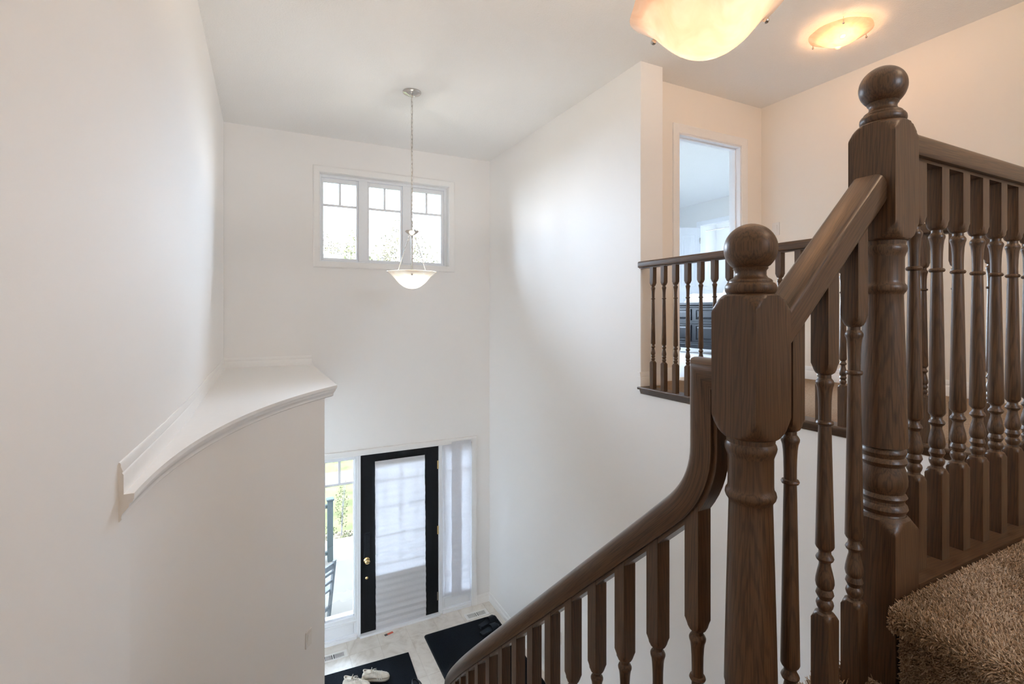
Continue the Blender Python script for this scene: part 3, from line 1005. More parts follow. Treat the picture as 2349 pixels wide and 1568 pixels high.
NH = 0.0445
def newel(x, label, zt, zfoot):
    """zt: top of the upper square block"""
    t = thing('newel_post', label, 'newel post', (x, GY, zfoot))
    q = .07
    zb = zt - .247
    zl = zb - .567
    p = [(zfoot, q), (zl - .030, q), (zl - .026, .061), (zl - .020, .056), (zl - .013, .0505), (zl - .006, .0455), (zl, .040)]
    part('base_block', MB().lathe(p, 48, x, GY, NH), M['woodz'], t, smooth=30, at=(x, GY, zfoot))
    sh = [(.0, .0385), (.003, .0372), (.008, .0405), (.013, .0428), (.019, .0415), (.024, .0372), (.029, .0365), (.034, .0395), (.037, .0418), (.041, .0400), (.045, .0365), (.052, .0390), (.062, .0420), (.072, .0425),
          (.086, .0405), (.098, .0370), (.101, .0365), (.105, .0400), (.110, .0418), (.115, .0400), (.119, .0365), (.124, .0385), (.129, .0408), (.134, .0400), (.138, .0370), (.141, .0425)]
    pr = [(zl + a, r) for a, r in sh]
    s0, s1 = zl + .141, zb - .112
    for u in (.15, .35, .55, .75, .92):
        pr.append((s0 + (s1 - s0) * u, .0425 - .0075 * u ** 1.1))
    tp = [(-.112, .0350), (-.108, .0365), (-.104, .0395), (-.098, .0412), (-.092, .0400), (-.088, .0372), (-.082, .0366), (-.034, .0366), (-.028, .0385), (-.022, .0408), (-.017, .0418), (-.012, .0408), (-.008, .0385), (-.004, .0390), (0, .0395)]
    pr += [(zb + a, r) for a, r in tp]
    part('turned_shaft', MB().lathe(pr, 40, x, GY), M['woodz'], t, smooth=30, at=(x, GY, zl))
    bl = [(zb, .0400), (zb + .001, .0430), (zb + .004, .0465), (zb + .010, .0515), (zb + .017, .0555), (zb + .025, .0592), (zb + .034, .0622), (zb + .037, q),
          (zt - .033, q), (zt - .029, .0622), (zt - .022, .0590), (zt - .015, .0552), (zt - .009, .0512), (zt - .004, .0465), (zt - .001, .0425), (zt, .0385)]
    part('square_block', MB().lathe(bl, 64, x, GY, NH), M['woodz'], t, smooth=30, at=(x, GY, zb))
    fp = [(0, .0375), (.002, .0392), (.006, .0410), (.010, .0413), (.014, .0408), (.018, .0385), (.0195, .0350), (.023, .0345), (.025, .0325), (.028, .0275), (.032, .0250), (.036, .0243), (.040, .0252), (.043, .0275), (.0445, .0282), (.046, .0270)]
    cz, br = .0785, .0430
    a_0 = math.asin((.0455 - cz) / br)
    fp += [(cz + br * math.sin(a_0 + (PI / 2 - a_0) * i / 20), max(.0006, br * math.cos(a_0 + (PI / 2 - a_0) * i / 20))) for i in range(1, 21)]
    part('ball_finial', MB().lathe([(zt + a, r) for a, r in fp], 40, x, GY), M['woodz'], t, smooth=40, at=(x, GY, zt))
    return t

newel(N2X, 'dark oak newel post with ball finial at the top of the carpeted stairs', .394, -.96)
newel(N1X, 'dark oak newel post with ball finial two steps lower, where the curved handrail starts', .031, -1.34)

# guard rail profile: (sideways, up), centred
def rail_prof(w, h):
    k, g = w / .06, h
    half = [(.017, -g / 2 - .008), (.017, -g / 2), (.027, -g / 2), (.0295, -g / 2 + .004), (.030, -g / 2 + .010), (.030, g / 2 - .014), (.0285, g / 2 - .007), (.024, g / 2 - .002), (.018, g / 2)]
    return [(-x * k, y) for x, y in half] + [(x * k, y) for x, y in half[::-1]]

# hall balustrade (far): along Y at X = 2.549
GX = 2.549
hb = thing('balustrade', 'dark oak railing along the upper hall edge, in front of the bedroom doorway', 'railing', (GX, 1.74, ZU))
mb = MB().sweep([(GX, GY, .357), (GX, YE, .357)], (1, 0, 0), rail_prof(.060, .046))
part('handrail', mb, M['wooduv'], hb, smooth=35)
nprof = [(-.033, 0), (-.036, -.004), (-.0365, -.012), (-.033, -.019), (-.014, -.022), (-.012, -.030), (-.006, -.044), (-.003, -.054), (.03, -.054), (.07, -.02), (.07, 0)]
mb = MB()
mb.rings([[(GX + a, y, ZU + b) for a, b in nprof] for y in (.62, YE + .0)])
part('nosing_board', mb, M['woody'], hb, smooth=35)
for i in range(20):
    y = 2.773 - i * .1108
    if y < .64:
        break
    baluster(hb, GX, y, ZU, ZU + .203, ZU + .755, .345)

# landing balustrade (near): along X at Y = .58
lb = thing('balustrade', 'dark oak railing on the landing, running right from the tall newel above the carpet', 'railing', (1.85, GY, ZU))
mb = MB().sweep([(N2X + NH, GY, .359), (GX, GY, .359)], (0, -1, 0), rail_prof(.060, .046))
part('handrail', mb, M['wooduv'], lb, smooth=35)
mb = MB()
mb.rings([[(x, GY - a - .0, ZU + b) for a, b in [(.045, 0), (.045, -.03), (-.045, -.03), (-.052, -.022), (-.064, -.018), (-.066, -.010), (-.062, 0)]] for x in (N2X + NH, GX - .02)])
part('nosing_board', mb, M['woodx'], lb, smooth=35)
for i in range(13):
    baluster(lb, 1.290 + i * .0998, GY, ZU, ZU + .203, ZU + .755, .345)

# short stair balustrade between the newels
TREAD_A, TREAD_B, LAND = ZU - RISE, ZU - 2 * RISE, ZU - 3 * RISE
sb = thing('balustrade', 'short steep dark oak railing between the two newel posts', 'railing', (.96, GY, TREAD_B))
zc = lambda x: .296 - .935 * (1.121 - x) - .0375
mb = MB().sweep([(N1X + NH, GY, zc(N1X + NH)), (N2X - NH, GY, zc(N2X - NH))], (0, -1, 0), rail_prof(.060, .052))
part('handrail', mb, M['wooduv'], sb, smooth=35)
for x, tz in ((.861, TREAD_B), (.965, TREAD_A), (1.062, TREAD_A)):
    ztop = zc(x) + .0375
    baluster(sb, x, GY, tz, tz + .178, ztop - .267, zc(x) - .012)

# lower curved balustrade
cb = thing('balustrade', 'curving dark oak stair railing sweeping down to the foyer from the lower newel', 'railing', (N1X, 1.2, -1.5))
def arc_xy(s, off=0.0):
    """point at run distance s on the rail line (off > 0 : towards the outer wall), with tangent"""
    if s <= CY:
        return Vector((N1X - off, s, 0)), Vector((0, 1, 0))
    a = (s - CY) / RI
    return Vector((CX - (RI + off) * math.cos(a), CY + (RI + off) * math.sin(a), 0)), Vector((math.sin(a), math.cos(a), 0))
ctop = lambda s: -.770 - .9 * (s - 1.2)
path = [(.600, -.1145), (.6725, -.1145), (.6725, -.245)]
b0, b1, b2 = (.6725, -.255), (.6725, -.332), (.748, -.3995)
for i in range(0, 11):
    t = i / 10
    path.append(tuple((1 - t) ** 2 * p + 2 * t * (1 - t) * q + t * t * r for p, q, r in zip(b0, b1, b2)))
s = .80
while s < 3.35:
    path.append((s, ctop(s) - .037))
    s += .05
pts, side = [], []
for s, z in path:
    p, t = arc_xy(s)
    pts.append((p.x, p.y, z))
    side.append((t.y, -t.x, 0))
pr = [(-.016, -.036), (-.016, -.0275), (-.023, -.0275), (-.026, -.016), (-.0305, -.008), (-.0305, .004), (-.029, .013), (-.024, .0205), (-.016, .0255), (-.006, .0275), (.006, .0275), (.016, .0255), (.024, .0205), (.029, .013), (.0305, .004), (.0305, -.008), (.026, -.016), (.023, -.0275), (.016, -.0275), (.016, -.036)]
mb = MB().sweep(pts, side, pr)
part('handrail', mb, M['wooduv'], cb, smooth=40)
T0, TG = .642, .2165
for i in range(24):
    s = .697 + .1083 * i
    p, t = arc_xy(s)
    kk = int((s - T0) // TG)
    tz = LAND - RISE * (kk + 1)
    if tz < ZF + .1:
        break
    zt = ctop(s) - .05
    baluster(cb, p.x, p.y, tz, tz + .178, ctop(s) - .297, zt, math.atan2(-t.x, t.y))

# ------------------------------------------------------------------ stairs
st = thing('staircase', 'beige carpeted stair turning down from the landing along the curved wall', 'staircase', (.4, .5, LAND))
def tread_box(x0, x1, y0, y1, z, nose):
    m = MB()
    pr = [(x0 - nose, z - .012), (x0 - nose + .008, z - .002), (x0 - nose + .022, z), (x1, z), (x1, z - RISE - .02), (x0, z - RISE - .02), (x0, z - .04), (x0 - nose + .01, z - .034), (x0 - nose, z - .024)]
    m.rings([[(x, y, q) for x, q in pr] for y in (y0, y1)])
    return m
part('tread', tread_box(.880, 1.12, -.495, .622, TREAD_A, .03), M['carpet'], st, smooth=40)
part('tread', tread_box(.665, .91, -.495, .622, TREAD_B, .03), M['carpet'], st, smooth=40)
part('landing', MB().box(left_x(0) + .005, .70, -.495, T0 - .02, LAND - .22, LAND), M['carpet'], st, bevel=.008)
for kk in range(12):
    s0, s1 = T0 + kk * TG, T0 + (kk + 1) * TG + .03
    z = LAND - RISE * (kk + 1)
    rings = []
    for i in range(5):
        s = s0 + (s1 - s0) * i / 4
        p1, _ = arc_xy(s, -.05)
        p2, _ = arc_xy(s, 1.13 if s < CY else RW - RI - .004)
        rings.append([(p1.x, p1.y, z), (p2.x, p2.y, z), (p2.x, p2.y, z - RISE - .03), (p1.x, p1.y, z - RISE - .03)])
    part('tread', MB().rings(rings), M['carpet'], st, bevel=.006)

# carpeted stair-head nosing with real pile, close to the camera
NX0 = 1.080
nose = [(1.20, ZU - .014), (NX0 + .03, ZU - .014), (NX0 + .014, ZU - .017), (NX0 + .004, ZU - .024), (NX0, ZU - .034), (NX0 + .004, ZU - .044), (NX0 + .016, ZU - .052), (NX0 + .040, ZU - .056), (1.128, ZU - .060), (1.128, TREAD_A - .01)]
mb = MB()
mb.rings([[(x, y, z) for x, z in nose] + [(1.20, y, TREAD_A - .01)] for y in (-.5, .515)])
part('stair_nosing', mb, M['carpet'], up, smooth=40)

def pile(name, parent, sampler, count, length, seed):
    """yarn tufts as small bent three-sided prisms; sampler(rng, n) -> points, normals"""
    rg = np.random.default_rng(seed)
    P, Nn = sampler(rg, count)
    n = len(P)
    lean = rg.normal(0, .45, (n, 3))
    lean += np.stack([.5 * np.sin(P[:, 0] * 9 + P[:, 1] * 23), .5 * np.sin(P[:, 1] * 15 - P[:, 0] * 11 + 1.3), np.zeros(n)], 1)
    d = Nn + lean * .9
    d /= np.linalg.norm(d, axis=1)[:, None]
    L = length * rg.uniform(.7, 1.2, n)[:, None]
    a = np.cross(d, rg.normal(0, 1, (n, 3)))
    a /= np.linalg.norm(a, axis=1)[:, None] + 1e-9
    b = np.cross(d, a)
    r0 = rg.uniform(.0009, .0015, n)[:, None]
    bend = rg.normal(0, .35, (n, 3)) * L
    verts = np.zeros((n, 10, 3))
    for lev, (h, rr) in enumerate(((0, 1.0), (.55, 1.15), (1.0, .85))):
        for j in range(3):
            t = 2 * PI * j / 3 + lev * .5
            verts[:, lev * 3 + j] = P + d * L * h + bend * h * h + (a * math.cos(t) + b * math.sin(t)) * r0 * rr
    verts[:, 9] = P + d * L * 1.12 + bend * 1.2
    fs = []
    for lev in (0, 3):
        for j in range(3):
            x, y = lev + j, lev + (j + 1) % 3
            fs += [(x, y, y + 3), (x, y + 3, x + 3)]
    fs += [(6, 7, 9), (7, 8, 9), (8, 6, 9)]
    F = np.array(fs)
    allf = (F[None] + (np.arange(n) * 10)[:, None, None]).reshape(-1)
    me = bpy.data.meshes.new(name)
    me.vertices.add(n * 10)
    me.vertices.foreach_set('co', verts.reshape(-1))
    nf = n * len(fs)
    me.loops.add(nf * 3)
    me.loops.foreach_set('vertex_index', allf.astype(np.int32))
    me.polygons.add(nf)
    me.polygons.foreach_set('loop_start', np.arange(0, nf * 3, 3, dtype=np.int32))
    tint = np.clip(.50 + .22 * np.sin(P[:, 0] * 12 + 3 * np.sin(P[:, 1] * 8)) + rg.normal(0, .17, n), 0, 1)
    at = me.attributes.new('tint', 'FLOAT', 'POINT')
    at.data.foreach_set('value', np.repeat(tint, 10).astype(np.float32))
    me.update(calc_edges=True)
    me.validate()
    me.materials.append(M['yarn'])
    me.shade_smooth()
    o = link(name, me, parent, tuple(-world_loc(parent)))
    o['kind'] = 'stuff'
    return o

def head_sampler(rg, n):
    # along the nosing profile (parameter by length) extended over the landing top
    prof = [(1.86, ZU - .012)] + nose
    seg = np.array(prof)
    dl = np.hypot(*(seg[1:] - seg[:-1]).T)
    cum = np.concatenate([[0], np.cumsum(dl)])
    u = rg.uniform(0, cum[-1], n)
    i = np.clip(np.searchsorted(cum, u) - 1, 0, len(dl) - 1)
    t = (u - cum[i]) / dl[i]
    xz = seg[i] + (seg[i + 1] - seg[i]) * t[:, None]
    dirv = (seg[i + 1] - seg[i]) / dl[i][:, None]
    nrm = np.stack([dirv[:, 1], np.zeros(n), -dirv[:, 0]], 1)
    y = .526 - rg.uniform(0, 1, n) ** 1.35 * .42
    P = np.stack([xz[:, 0], y, xz[:, 1]], 1)
    keep = ~((P[:, 0] < N2X + NH + .004) & (P[:, 1] > GY - NH - .008))
    return P[keep], nrm[keep]

pile('carpet_pile', up, head_sampler, 115000, .0066, 3)

def treadA_sampler(rg, n):
    x = rg.uniform(.86, 1.106, n)
    y = rg.uniform(.40, .628, n)
    P = np.stack([x, y, np.full(n, TREAD_A - .001)], 1)
    return P, np.tile(np.array([0, 0, 1.0]), (n, 1))
pile('carpet_pile', st, treadA_sampler, 5000, .0125, 5)

# ------------------------------------------------------------------ lights
def chain_links(parent, x, y, z0, z1, link_len=.046):
    ch = link('chain', None, parent, (x - parent.location.x, y - parent.location.y, z1 - parent.location.z))
    pitch = link_len - .0095
    pts = []
    hw, hl = .0085, link_len / 2 - .0085
    for i in range(16):
        t = 2 * PI * i / 16
        pts.append((hw * math.cos(t), 0, hw * math.sin(t) + (hl if math.sin(t) >= 0 else -hl)))
    me = MB().tube(pts, .0017, 6, True).mesh('chain_link', M['nickel'], smooth=60)
    n = int((z0 - z1) / pitch) + 1
    pitch = (z0 - z1) / n
    for i in range(n):
        link('chain_link', me, ch, (0, 0, (i + .5) * pitch), (0, 0, (PI / 2 if i % 2 else 0) + R(25)))
    link('cord', MB().tube([(.003 * math.sin(i), .003 * math.cos(i * 1.7), (z0 - z1) * i / 30) for i in range(31)], .0022, 6).mesh('cord', M['nickel'], smooth=60), ch)

BOWL = [(0.004, .212), (0.0, .213), (-.003, .209), (-.012, .196), (-.022, .183), (-.033, .169), (-.045, .156), (-.058, .1445), (-.072, .1330), (-.086, .120), (-.100, .106), (-.113, .090), (-.125, .072), (-.135, .052), (-.142, .028), (-.1445, .001)]

def bowl_mesh(k=1.0, wave=.0, lobes=9, depth=1.0, n=72):
    rings = []
    for z, r in BOWL:
        ring = []
        for j in range(n):
            t = 2 * PI * j / n
            f = (r / .213) ** 2
            w = 1 + wave * f * math.cos(lobes * t)
            ring.append((k * r * w * math.cos(t), k * r * w * math.sin(t), depth * k * z + .35 * wave * k * .21 * f * math.cos(lobes * t + .6)))
        rings.append(ring)
    m = MB().rings(rings, True, False, True)
    inner = [[(x * (1 - .003 / max(math.hypot(x, y), .02)), y * (1 - .003 / max(math.hypot(x, y), .02)), z + .003) for x, y, z in r] for r in rings]
    return m

def pendant(x, y, zcap, label, rod_dir, watts, group, wave, lobes, color, glass, drop):
    """zcap: bottom of the small cap the rods hang from"""
    zr = zcap - .325                      # rim height
    t = thing('pendant_light', label, 'pendant light', (x, y, ZC), group=group)
    part('canopy', MB().lathe([(ZC, .079), (ZC - .008, .0795), (ZC - .013, .074), (ZC - .020, .058), (ZC - .028, .040), (ZC - .034, .030), (ZC - .036, .012), (ZC - .050, .006), (ZC - .052, .001)], 40, x, y), M['nickel'], t, smooth=35)
    chain_links(t, x, y, ZC - .050, zcap + .042)
    part('cap', MB().lathe([(zcap - .020, .001), (zcap - .018, .009), (zcap - .008, .012), (zcap - .004, .022), (zcap + .006, .038), (zcap + .016, .050), (zcap + .024, .057), (zcap + .028, .060), (zcap + .031, .0585), (zcap + .031, .012), (zcap + .042, .008), (zcap + .043, .001)], 36, x, y), M['nickel'], t, smooth=35)
    part('stem', MB().cyl((x, y, zcap - .01), (x, y, zr - .02), .0085, 14).lathe([(zr - .05, .001), (zr - .048, .03), (zr - .03, .034), (zr - .015, .022), (zr - .01, .01)], 24, x, y), M['nickel'], t, smooth=35)
    for i in range(3):
        a = rod_dir + i * 2 * PI / 3
        c, s_ = math.cos(a), math.sin(a)
        P = lambda r, z: (x + r * c, y + r * s_, z)
        m = MB().cyl(P(.038, zcap - .040), P(.150, zr - .012), .0036, 10)
        m.tube([P(.030 + .009 * math.cos(q * PI / 5), zcap - .024 + .012 * math.sin(q * PI / 5)) for q in range(10)], .002, 6, True)
        m.sphere(P(.037, zcap - .040), .006, 10, 6)
        rod = part('rod', m, M['nickel'], t, smooth=50)
        kz = zr - .030
        m = MB().sphere(P(.180, kz - .002), .0085, 14, 8)
        m.cyl(P(.150, zr - .012), P(.176, kz), .003, 8)
        part('knob', m, M['nickel'], rod, smooth=50)
    o = lpart('bowl', bowl_mesh(1.0, wave, lobes), M[glass], t, smooth=60, loc=(0, 0, zr - ZC))
    for i in range(2 if wave < .02 else 3):
        a = rod_dir + .5 + i * 2 * PI / (2 if wave < .02 else 3)
        m = MB().sphere((x + .065 * math.cos(a), y + .065 * math.sin(a), zr - drop), .026, 14, 8)
        m.cyl((x + .03 * math.cos(a), y + .03 * math.sin(a), zr - drop + .005), (x + .045 * math.cos(a), y + .045 * math.sin(a), zr - drop), .010, 10)
        part('bulb', m, M['glass'], t, smooth=50)
        bulb('bulb_light', (x + .065 * math.cos(a), y + .065 * math.sin(a), zr - drop), watts / (2 if wave < .02 else 3), .022, color)
    return t

P1 = (1.141, 4.202)
pendant(P1[0], P1[1], .668, 'alabaster bowl pendant hanging on a long chain before the high window', math.atan2(-P1[1], -P1[0]), BULB_W['pendant'], 'bowl pendants', .008, 6, SOFT, 'alabaster', .080)
P2 = (1.115, .995)
pendant(P2[0], P2[1], 1.192, 'large alabaster bowl pendant close overhead, cut by the top of the picture', math.atan2(-P2[1], -P2[0]), BULB_W['stair'], 'bowl pendants', .035, 6, WARM, 'alabaster_large', .045)

def flush_light(fx, fy, label, watts, color):
    fl = thing('ceiling_light', label, 'ceiling light', (fx, fy, ZC))
    part('pan', MB().lathe([(ZC, .13), (ZC - .012, .13), (ZC - .020, .11), (ZC - .022, .001)], 36, fx, fy), M['bulbpan'], fl, smooth=35)
    lpart('bowl', bowl_mesh(.87, .012, 8, .62), M['alabaster_flush'], fl, smooth=60, loc=(0, 0, -.022))
    for i in range(3):
        a = R(95) + i * 2 * PI / 3
        m = MB().sphere((fx + .178 * math.cos(a), fy + .178 * math.sin(a), ZC - .046), .0075, 12, 8)
        m.cyl((fx + .178 * math.cos(a), fy + .178 * math.sin(a), ZC - .046), (fx + .176 * math.cos(a), fy + .176 * math.sin(a), ZC - .004), .0025, 8)
        part('knob', m, M['nickel'], fl, smooth=50)
    for i in range(2):
        a = R(40) + i * PI
        part('bulb', MB().sphere((fx + .07 * math.cos(a), fy + .07 * math.sin(a), ZC - .072), .024, 12, 8), M['glass'], fl, smooth=50)
        bulb('bulb_light', (fx + .07 * math.cos(a), fy + .07 * math.sin(a), ZC - .074), watts / 2, .035, color)

flush_light(3.467, 1.98, 'flush alabaster ceiling light glowing over the upper hall', BULB_W['hall'], (1.0, 0.52, 0.235))
flush_light(2.05, -0.62, 'unseen flush ceiling light behind the viewer, added to brighten the stair head', BULB_W['head'], (1.0, 0.76, 0.54))  # fill light added out of view, built like the hall fitting

# ------------------------------------------------------------------ switches, outlet, vents
def wall_plate(name, label, cat, loc, rz, outlet=False):
    t = thing(name, label, cat, loc, rz)
    lpart('cover_plate', MB().box(-.036, .036, -.006, 0, -.058, .058), M['plate'], t, bevel=.0025, segs=2)
    if outlet:
        for z in (-.024, .024):
            lpart('socket', MB().box(-.016, .016, -.009, -.004, z - .014, z + .014), M['plate'], t, bevel=.003)
    else:
        mb = MB().rings([[(-.016, y0_, -.033), (.016, y0_, -.033), (.016, y1_, .033), (-.016, y1_, .033)] for y0_, y1_ in ((-.004, -.004), (-.0075, -.011))])
        lpart('rocker', mb, M['plate'], t, bevel=.001)
    return t
aw = math.asin((3.80 - CY) / RW)
wall_plate('light_switch', 'white rocker light switch low on the curved stair wall', 'light switch', (CX - RW * math.cos(aw) + .001, 3.80, -2.326), PI / 2 - aw)
wall_plate('light_switch', 'white rocker light switch on the hall wall near the bedroom doorway', 'light switch', (XH - .001, 2.932, .752), -PI / 2)
wall_plate('outlet', 'white wall outlet low on the right foyer wall behind the stair balusters', 'outlet', (XR - .001, 4.052, -3.13), -PI / 2, True)

def vent(x0, x1, y0, y1, label):
    t = thing('floor_vent', label, 'floor vent', ((x0 + x1) / 2, (y0 + y1) / 2, ZF), group='floor vents')
    w, h = (x1 - x0) / 2, (y1 - y0) / 2
    mb = MB()
    mb.box(-w, w, -h, -h + .022, 0, .006).box(-w, w, h - .022, h, 0, .006).box(-w, -w + .028, -h + .022, h - .022, 0, .006).box(w - .028, w, -h + .022, h - .022, 0, .006).box(-.006, .006, -h + .022, h - .022, 0, .006)
    lpart('rim', mb, M['plate'], t)
    lpart('duct', MB().box(-w + .02, w - .02, -h + .02, h - .02, -.004, .0008), M['ventslot'], t)
    n = 18
    me = MB().box(-.0032, .0032, -h + .022, h - .022, .0008, .005).mesh('slat', M['plate'])
    for i in range(n):
        xx = -w + .028 + (2 * w - .056) * (i + .5) / n
        if abs(xx) > .008:
            link('slat', me, t, (xx, 0, 0), (0, R(18), 0))
vent(2.145, 2.430, 5.450, 5.572, 'white slotted floor vent beside the right corner and dark mat')
vent(.505, .792, 5.452, 5.568, 'white slotted floor vent under the clear left sidelight')

# ------------------------------------------------------------------ mats, shoes, tag
def rounded_mat(name, x0, x1, y0, y1, label, h, rad, rot, ribs):
    cx_, cy_ = (x0 + x1) / 2, (y0 + y1) / 2
    t = thing(name, label, 'door mat', (cx_, cy_, ZF), rot)
    w, d = (x1 - x0) / 2, (y1 - y0) / 2
    def loop(off, z):
        pts = []
        for sx, sy, a in ((1, 1, 0), (-1, 1, 90), (-1, -1, 180), (1, -1, 270)):
            for q in range(6):
                th = R(a + q * 18)
                rr = max(rad - off, .002)
                pts.append((sx * (w - rad) + rr * math.cos(th), sy * (d - rad) + rr * math.sin(th), z))
        return pts
    lpart('backing', MB().rings([loop(0, .0005), loop(0, h * .5), loop(.004, h * .7)]), M['rubber'], t)
    lpart('pile', MB().rings([loop(.012, h * .6), loop(.012, h), loop(.015, h + .001)]), M['mat'], t)
    if ribs:
        mb = MB()
        n = int(2 * w / .014)
        for i in range(n):
            x = -w + .03 + (2 * w - .06) * i / (n - 1)
            mb.box(x - .0035, x + .0035, -d + .025, d - .025, h, h + .003)
        o = lpart('rib', mb, M['mat'], t)
        o['kind'] = 'stuff'
    return t
rounded_mat('door_mat', .47, 1.352, 3.95, 5.245, 'black ribbed mat before the door under the white sneakers', .008, .006, R(-2.6), True)
rounded_mat('door_mat', 1.600, 2.475, 4.02, 5.415, 'black plain mat in the right corner under the dark slides', .009, .035, R(-.3), False)

def sneaker(x, y, rz, label, mirror=1):
    """toe towards local +X, length .27"""
    t = thing('sneaker', label, 'shoe', (x, y, ZF + .0125), rz, group='white sneakers')
    st_ = [(-.135, .010, .012), (-.128, .028, .055), (-.11, .036, .082), (-.08, .037, .086), (-.05, .037, .078), (-.02, .039, .080), (.01, .042, .074), (.04, .046, .064), (.07, .047, .054), (.10, .043, .046), (.122, .030, .038), (.133, .012, .026)]
    n = 20
    rings = []
    for sx, w, h in st_:
        ring = []
        for j in range(n):
            a = 2 * PI * j / n
            c, s_ = math.cos(a), math.sin(a)
            yy = w * math.copysign(abs(c) ** .75, c) + mirror * .006 * math.sin((sx + .13) * 9)
            zz = .018 + (h - .018) * (.5 + .5 * math.copysign(abs(s_) ** .8, s_)) if s_ > -2 else 0
            # narrow the top
            k = 1 - .42 * max(0, (zz - .03) / .06)
            ring.append((sx, yy * k, zz))
        rings.append(ring)
    lpart('upper', MB().rings(rings), M['shoe'], t, smooth=50)
    sole = []
    for z, g in ((.0, .0), (.004, .003), (.018, .004), (.021, .001)):
        lp = []
        m = len(st_)
        for q in range(2 * m):
            i = q if q < m else 2 * m - 1 - q
            sx, w, h = st_[i]
            sg = 1 if q < m else -1
            lp.append((sx * (1 + g * 3), sg * (w + g) + mirror * .006 * math.sin((sx + .13) * 9), z))
        sole.append(lp)
    lpart('sole', MB().rings(sole), M['sole'], t, smooth=40)
    # opening with collar
    op = [(-.118 + .088 * (.5 - .5 * math.cos(2 * PI * i / 24)), .024 * math.sin(2 * PI * i / 24) + mirror * .002, .088 - .012 * (.5 - .5 * math.cos(2 * PI * i / 24)) + .006 * math.cos(4 * PI * i / 24)) for i in range(24)]
    lpart('collar', MB().tube(op, .006, 8, True), M['shoe'], t, smooth=60)
    mb = MB()
    mb.rings([op, [(-.075 + (x_ + .075) * .75, y_ * .8, z_ - .020) for x_, y_, z_ in op], [(-.075 + (x_ + .075) * .4, y_ * .4, .062) for x_, y_, z_ in op]], True, False, True)
    lpart('lining', mb, M['lining'], t, smooth=60)
    tg = MB().rings([[(-.045, -.018, .083), (-.045, .018, .083), (-.048, .018, .078), (-.048, -.018, .078)], [(-.035, -.019, .108), (-.035, .019, .108), (-.040, .019, .110), (-.040, -.019, .110)]])
    lpart('tongue', tg, M['shoe'], t, bevel=.002)
    mb = MB()
    for i in range(5):
        xx = -.026 + i * .018
        zz = .0865 - i * .006
        mb.tube([(xx - .004, -.026, zz - .012), (xx, -.012, zz), (xx + .003, 0, zz + .003), (xx, .012, zz), (xx + .006, .026, zz - .012)], .0022, 6)
        mb.tube([(xx + .006, -.026, zz - .013), (xx + .006, 0, zz + .004), (xx - .006, .026, zz - .011)], .0022, 6)
    for sg in (1, -1):
        mb.tube([(-.03 + .022 * (1 - math.cos(2 * PI * i / 12)) * .8, sg * (.006 + .020 * abs(math.sin(PI * i / 12))), .095 - .006 * math.sin(PI * i / 12)) for i in range(13)], .0020, 6)
        mb.tube([(-.03, 0, .094), (-.012, sg * .018, .088), (.004, sg * .038, .066)], .0020, 6)
    lpart('laces', mb, M['lace'], t, smooth=60)
    for i in range(3):
        xx = .018 + i * .02
        m = MB().tube([(xx + .010, -.048, .026), (xx, -.038, .050), (xx - .004, -.026, .064)], .0028, 6)
        m.tube([(xx + .010, .048, .026), (xx, .038, .050), (xx - .004, .026, .064)], .0028, 6)
        lpart('side_stripe', m, M['lace'], t, smooth=60)
    return t
sneaker(.985, 4.975, R(-22), 'cream white lace-up sneaker on the ribbed mat, the one nearer the door')
sneaker(0.799, 4.96, R(-30), 'cream white lace-up sneaker on the ribbed mat, cut by the bottom edge', -1)

def slide_shoe(x, y, rz, label, mat='slide', group=None):
    t = thing('slide_sandal', label, 'sandal', (x, y, ZF + .010), rz, group=group)
    out = [(-.125, .022), (-.11, .032), (-.06, .035), (0, .039), (.05, .045), (.09, .043), (.115, .030), (.125, .012)]
    def lp(g, z):
        a = [(sx * (1 + g), w + g * .1, z + (.006 if sx > .1 else 0)) for sx, w in out]
        return a + [(x_, -y_, z_) for x_, y_, z_ in a[::-1]]
    lpart('sole', MB().rings([lp(0, 0), lp(.02, .006), lp(.02, .020), lp(-.02, .026)]), M[mat], t, smooth=35)
    rings = []
    for q in range(2):
        ro = .0 if q == 0 else .005
    nn_ = 14
    mb = MB()
    outer0, outer1, inner0, inner1 = [], [], [], []
    for i in range(nn_ + 1):
        a = PI * i / nn_
        c, s_ = math.cos(a), math.sin(a)
        outer0.append((.005, .048 * c, .010 + .060 * s_))
        outer1.append((.090, .050 * c, .010 + .046 * s_))
        inner0.append((.005, .043 * c, .010 + .055 * s_))
        inner1.append((.090, .045 * c, .010 + .041 * s_))
    n1 = nn_ + 1
    vs = outer0 + outer1 + inner0 + inner1
    fs = []
    for i in range(nn_):
        fs += [(i, i + 1, n1 + i + 1, n1 + i), (2 * n1 + i, 3 * n1 + i, 3 * n1 + i + 1, 2 * n1 + i + 1), (i, 2 * n1 + i, 2 * n1 + i + 1, i + 1), (n1 + i, n1 + i + 1, 3 * n1 + i + 1, 3 * n1 + i)]
    mb.add(vs, fs)
    lpart('strap', mb, M[mat], t, smooth=40)
    return t
slide_shoe(2.335, 5.285, R(20), 'navy slide sandal on the corner mat, nearer the floor vent', group='navy slides')
slide_shoe(2.30, 5.150, R(16), 'navy slide sandal on the corner mat, half hidden by the handrail', group='navy slides')

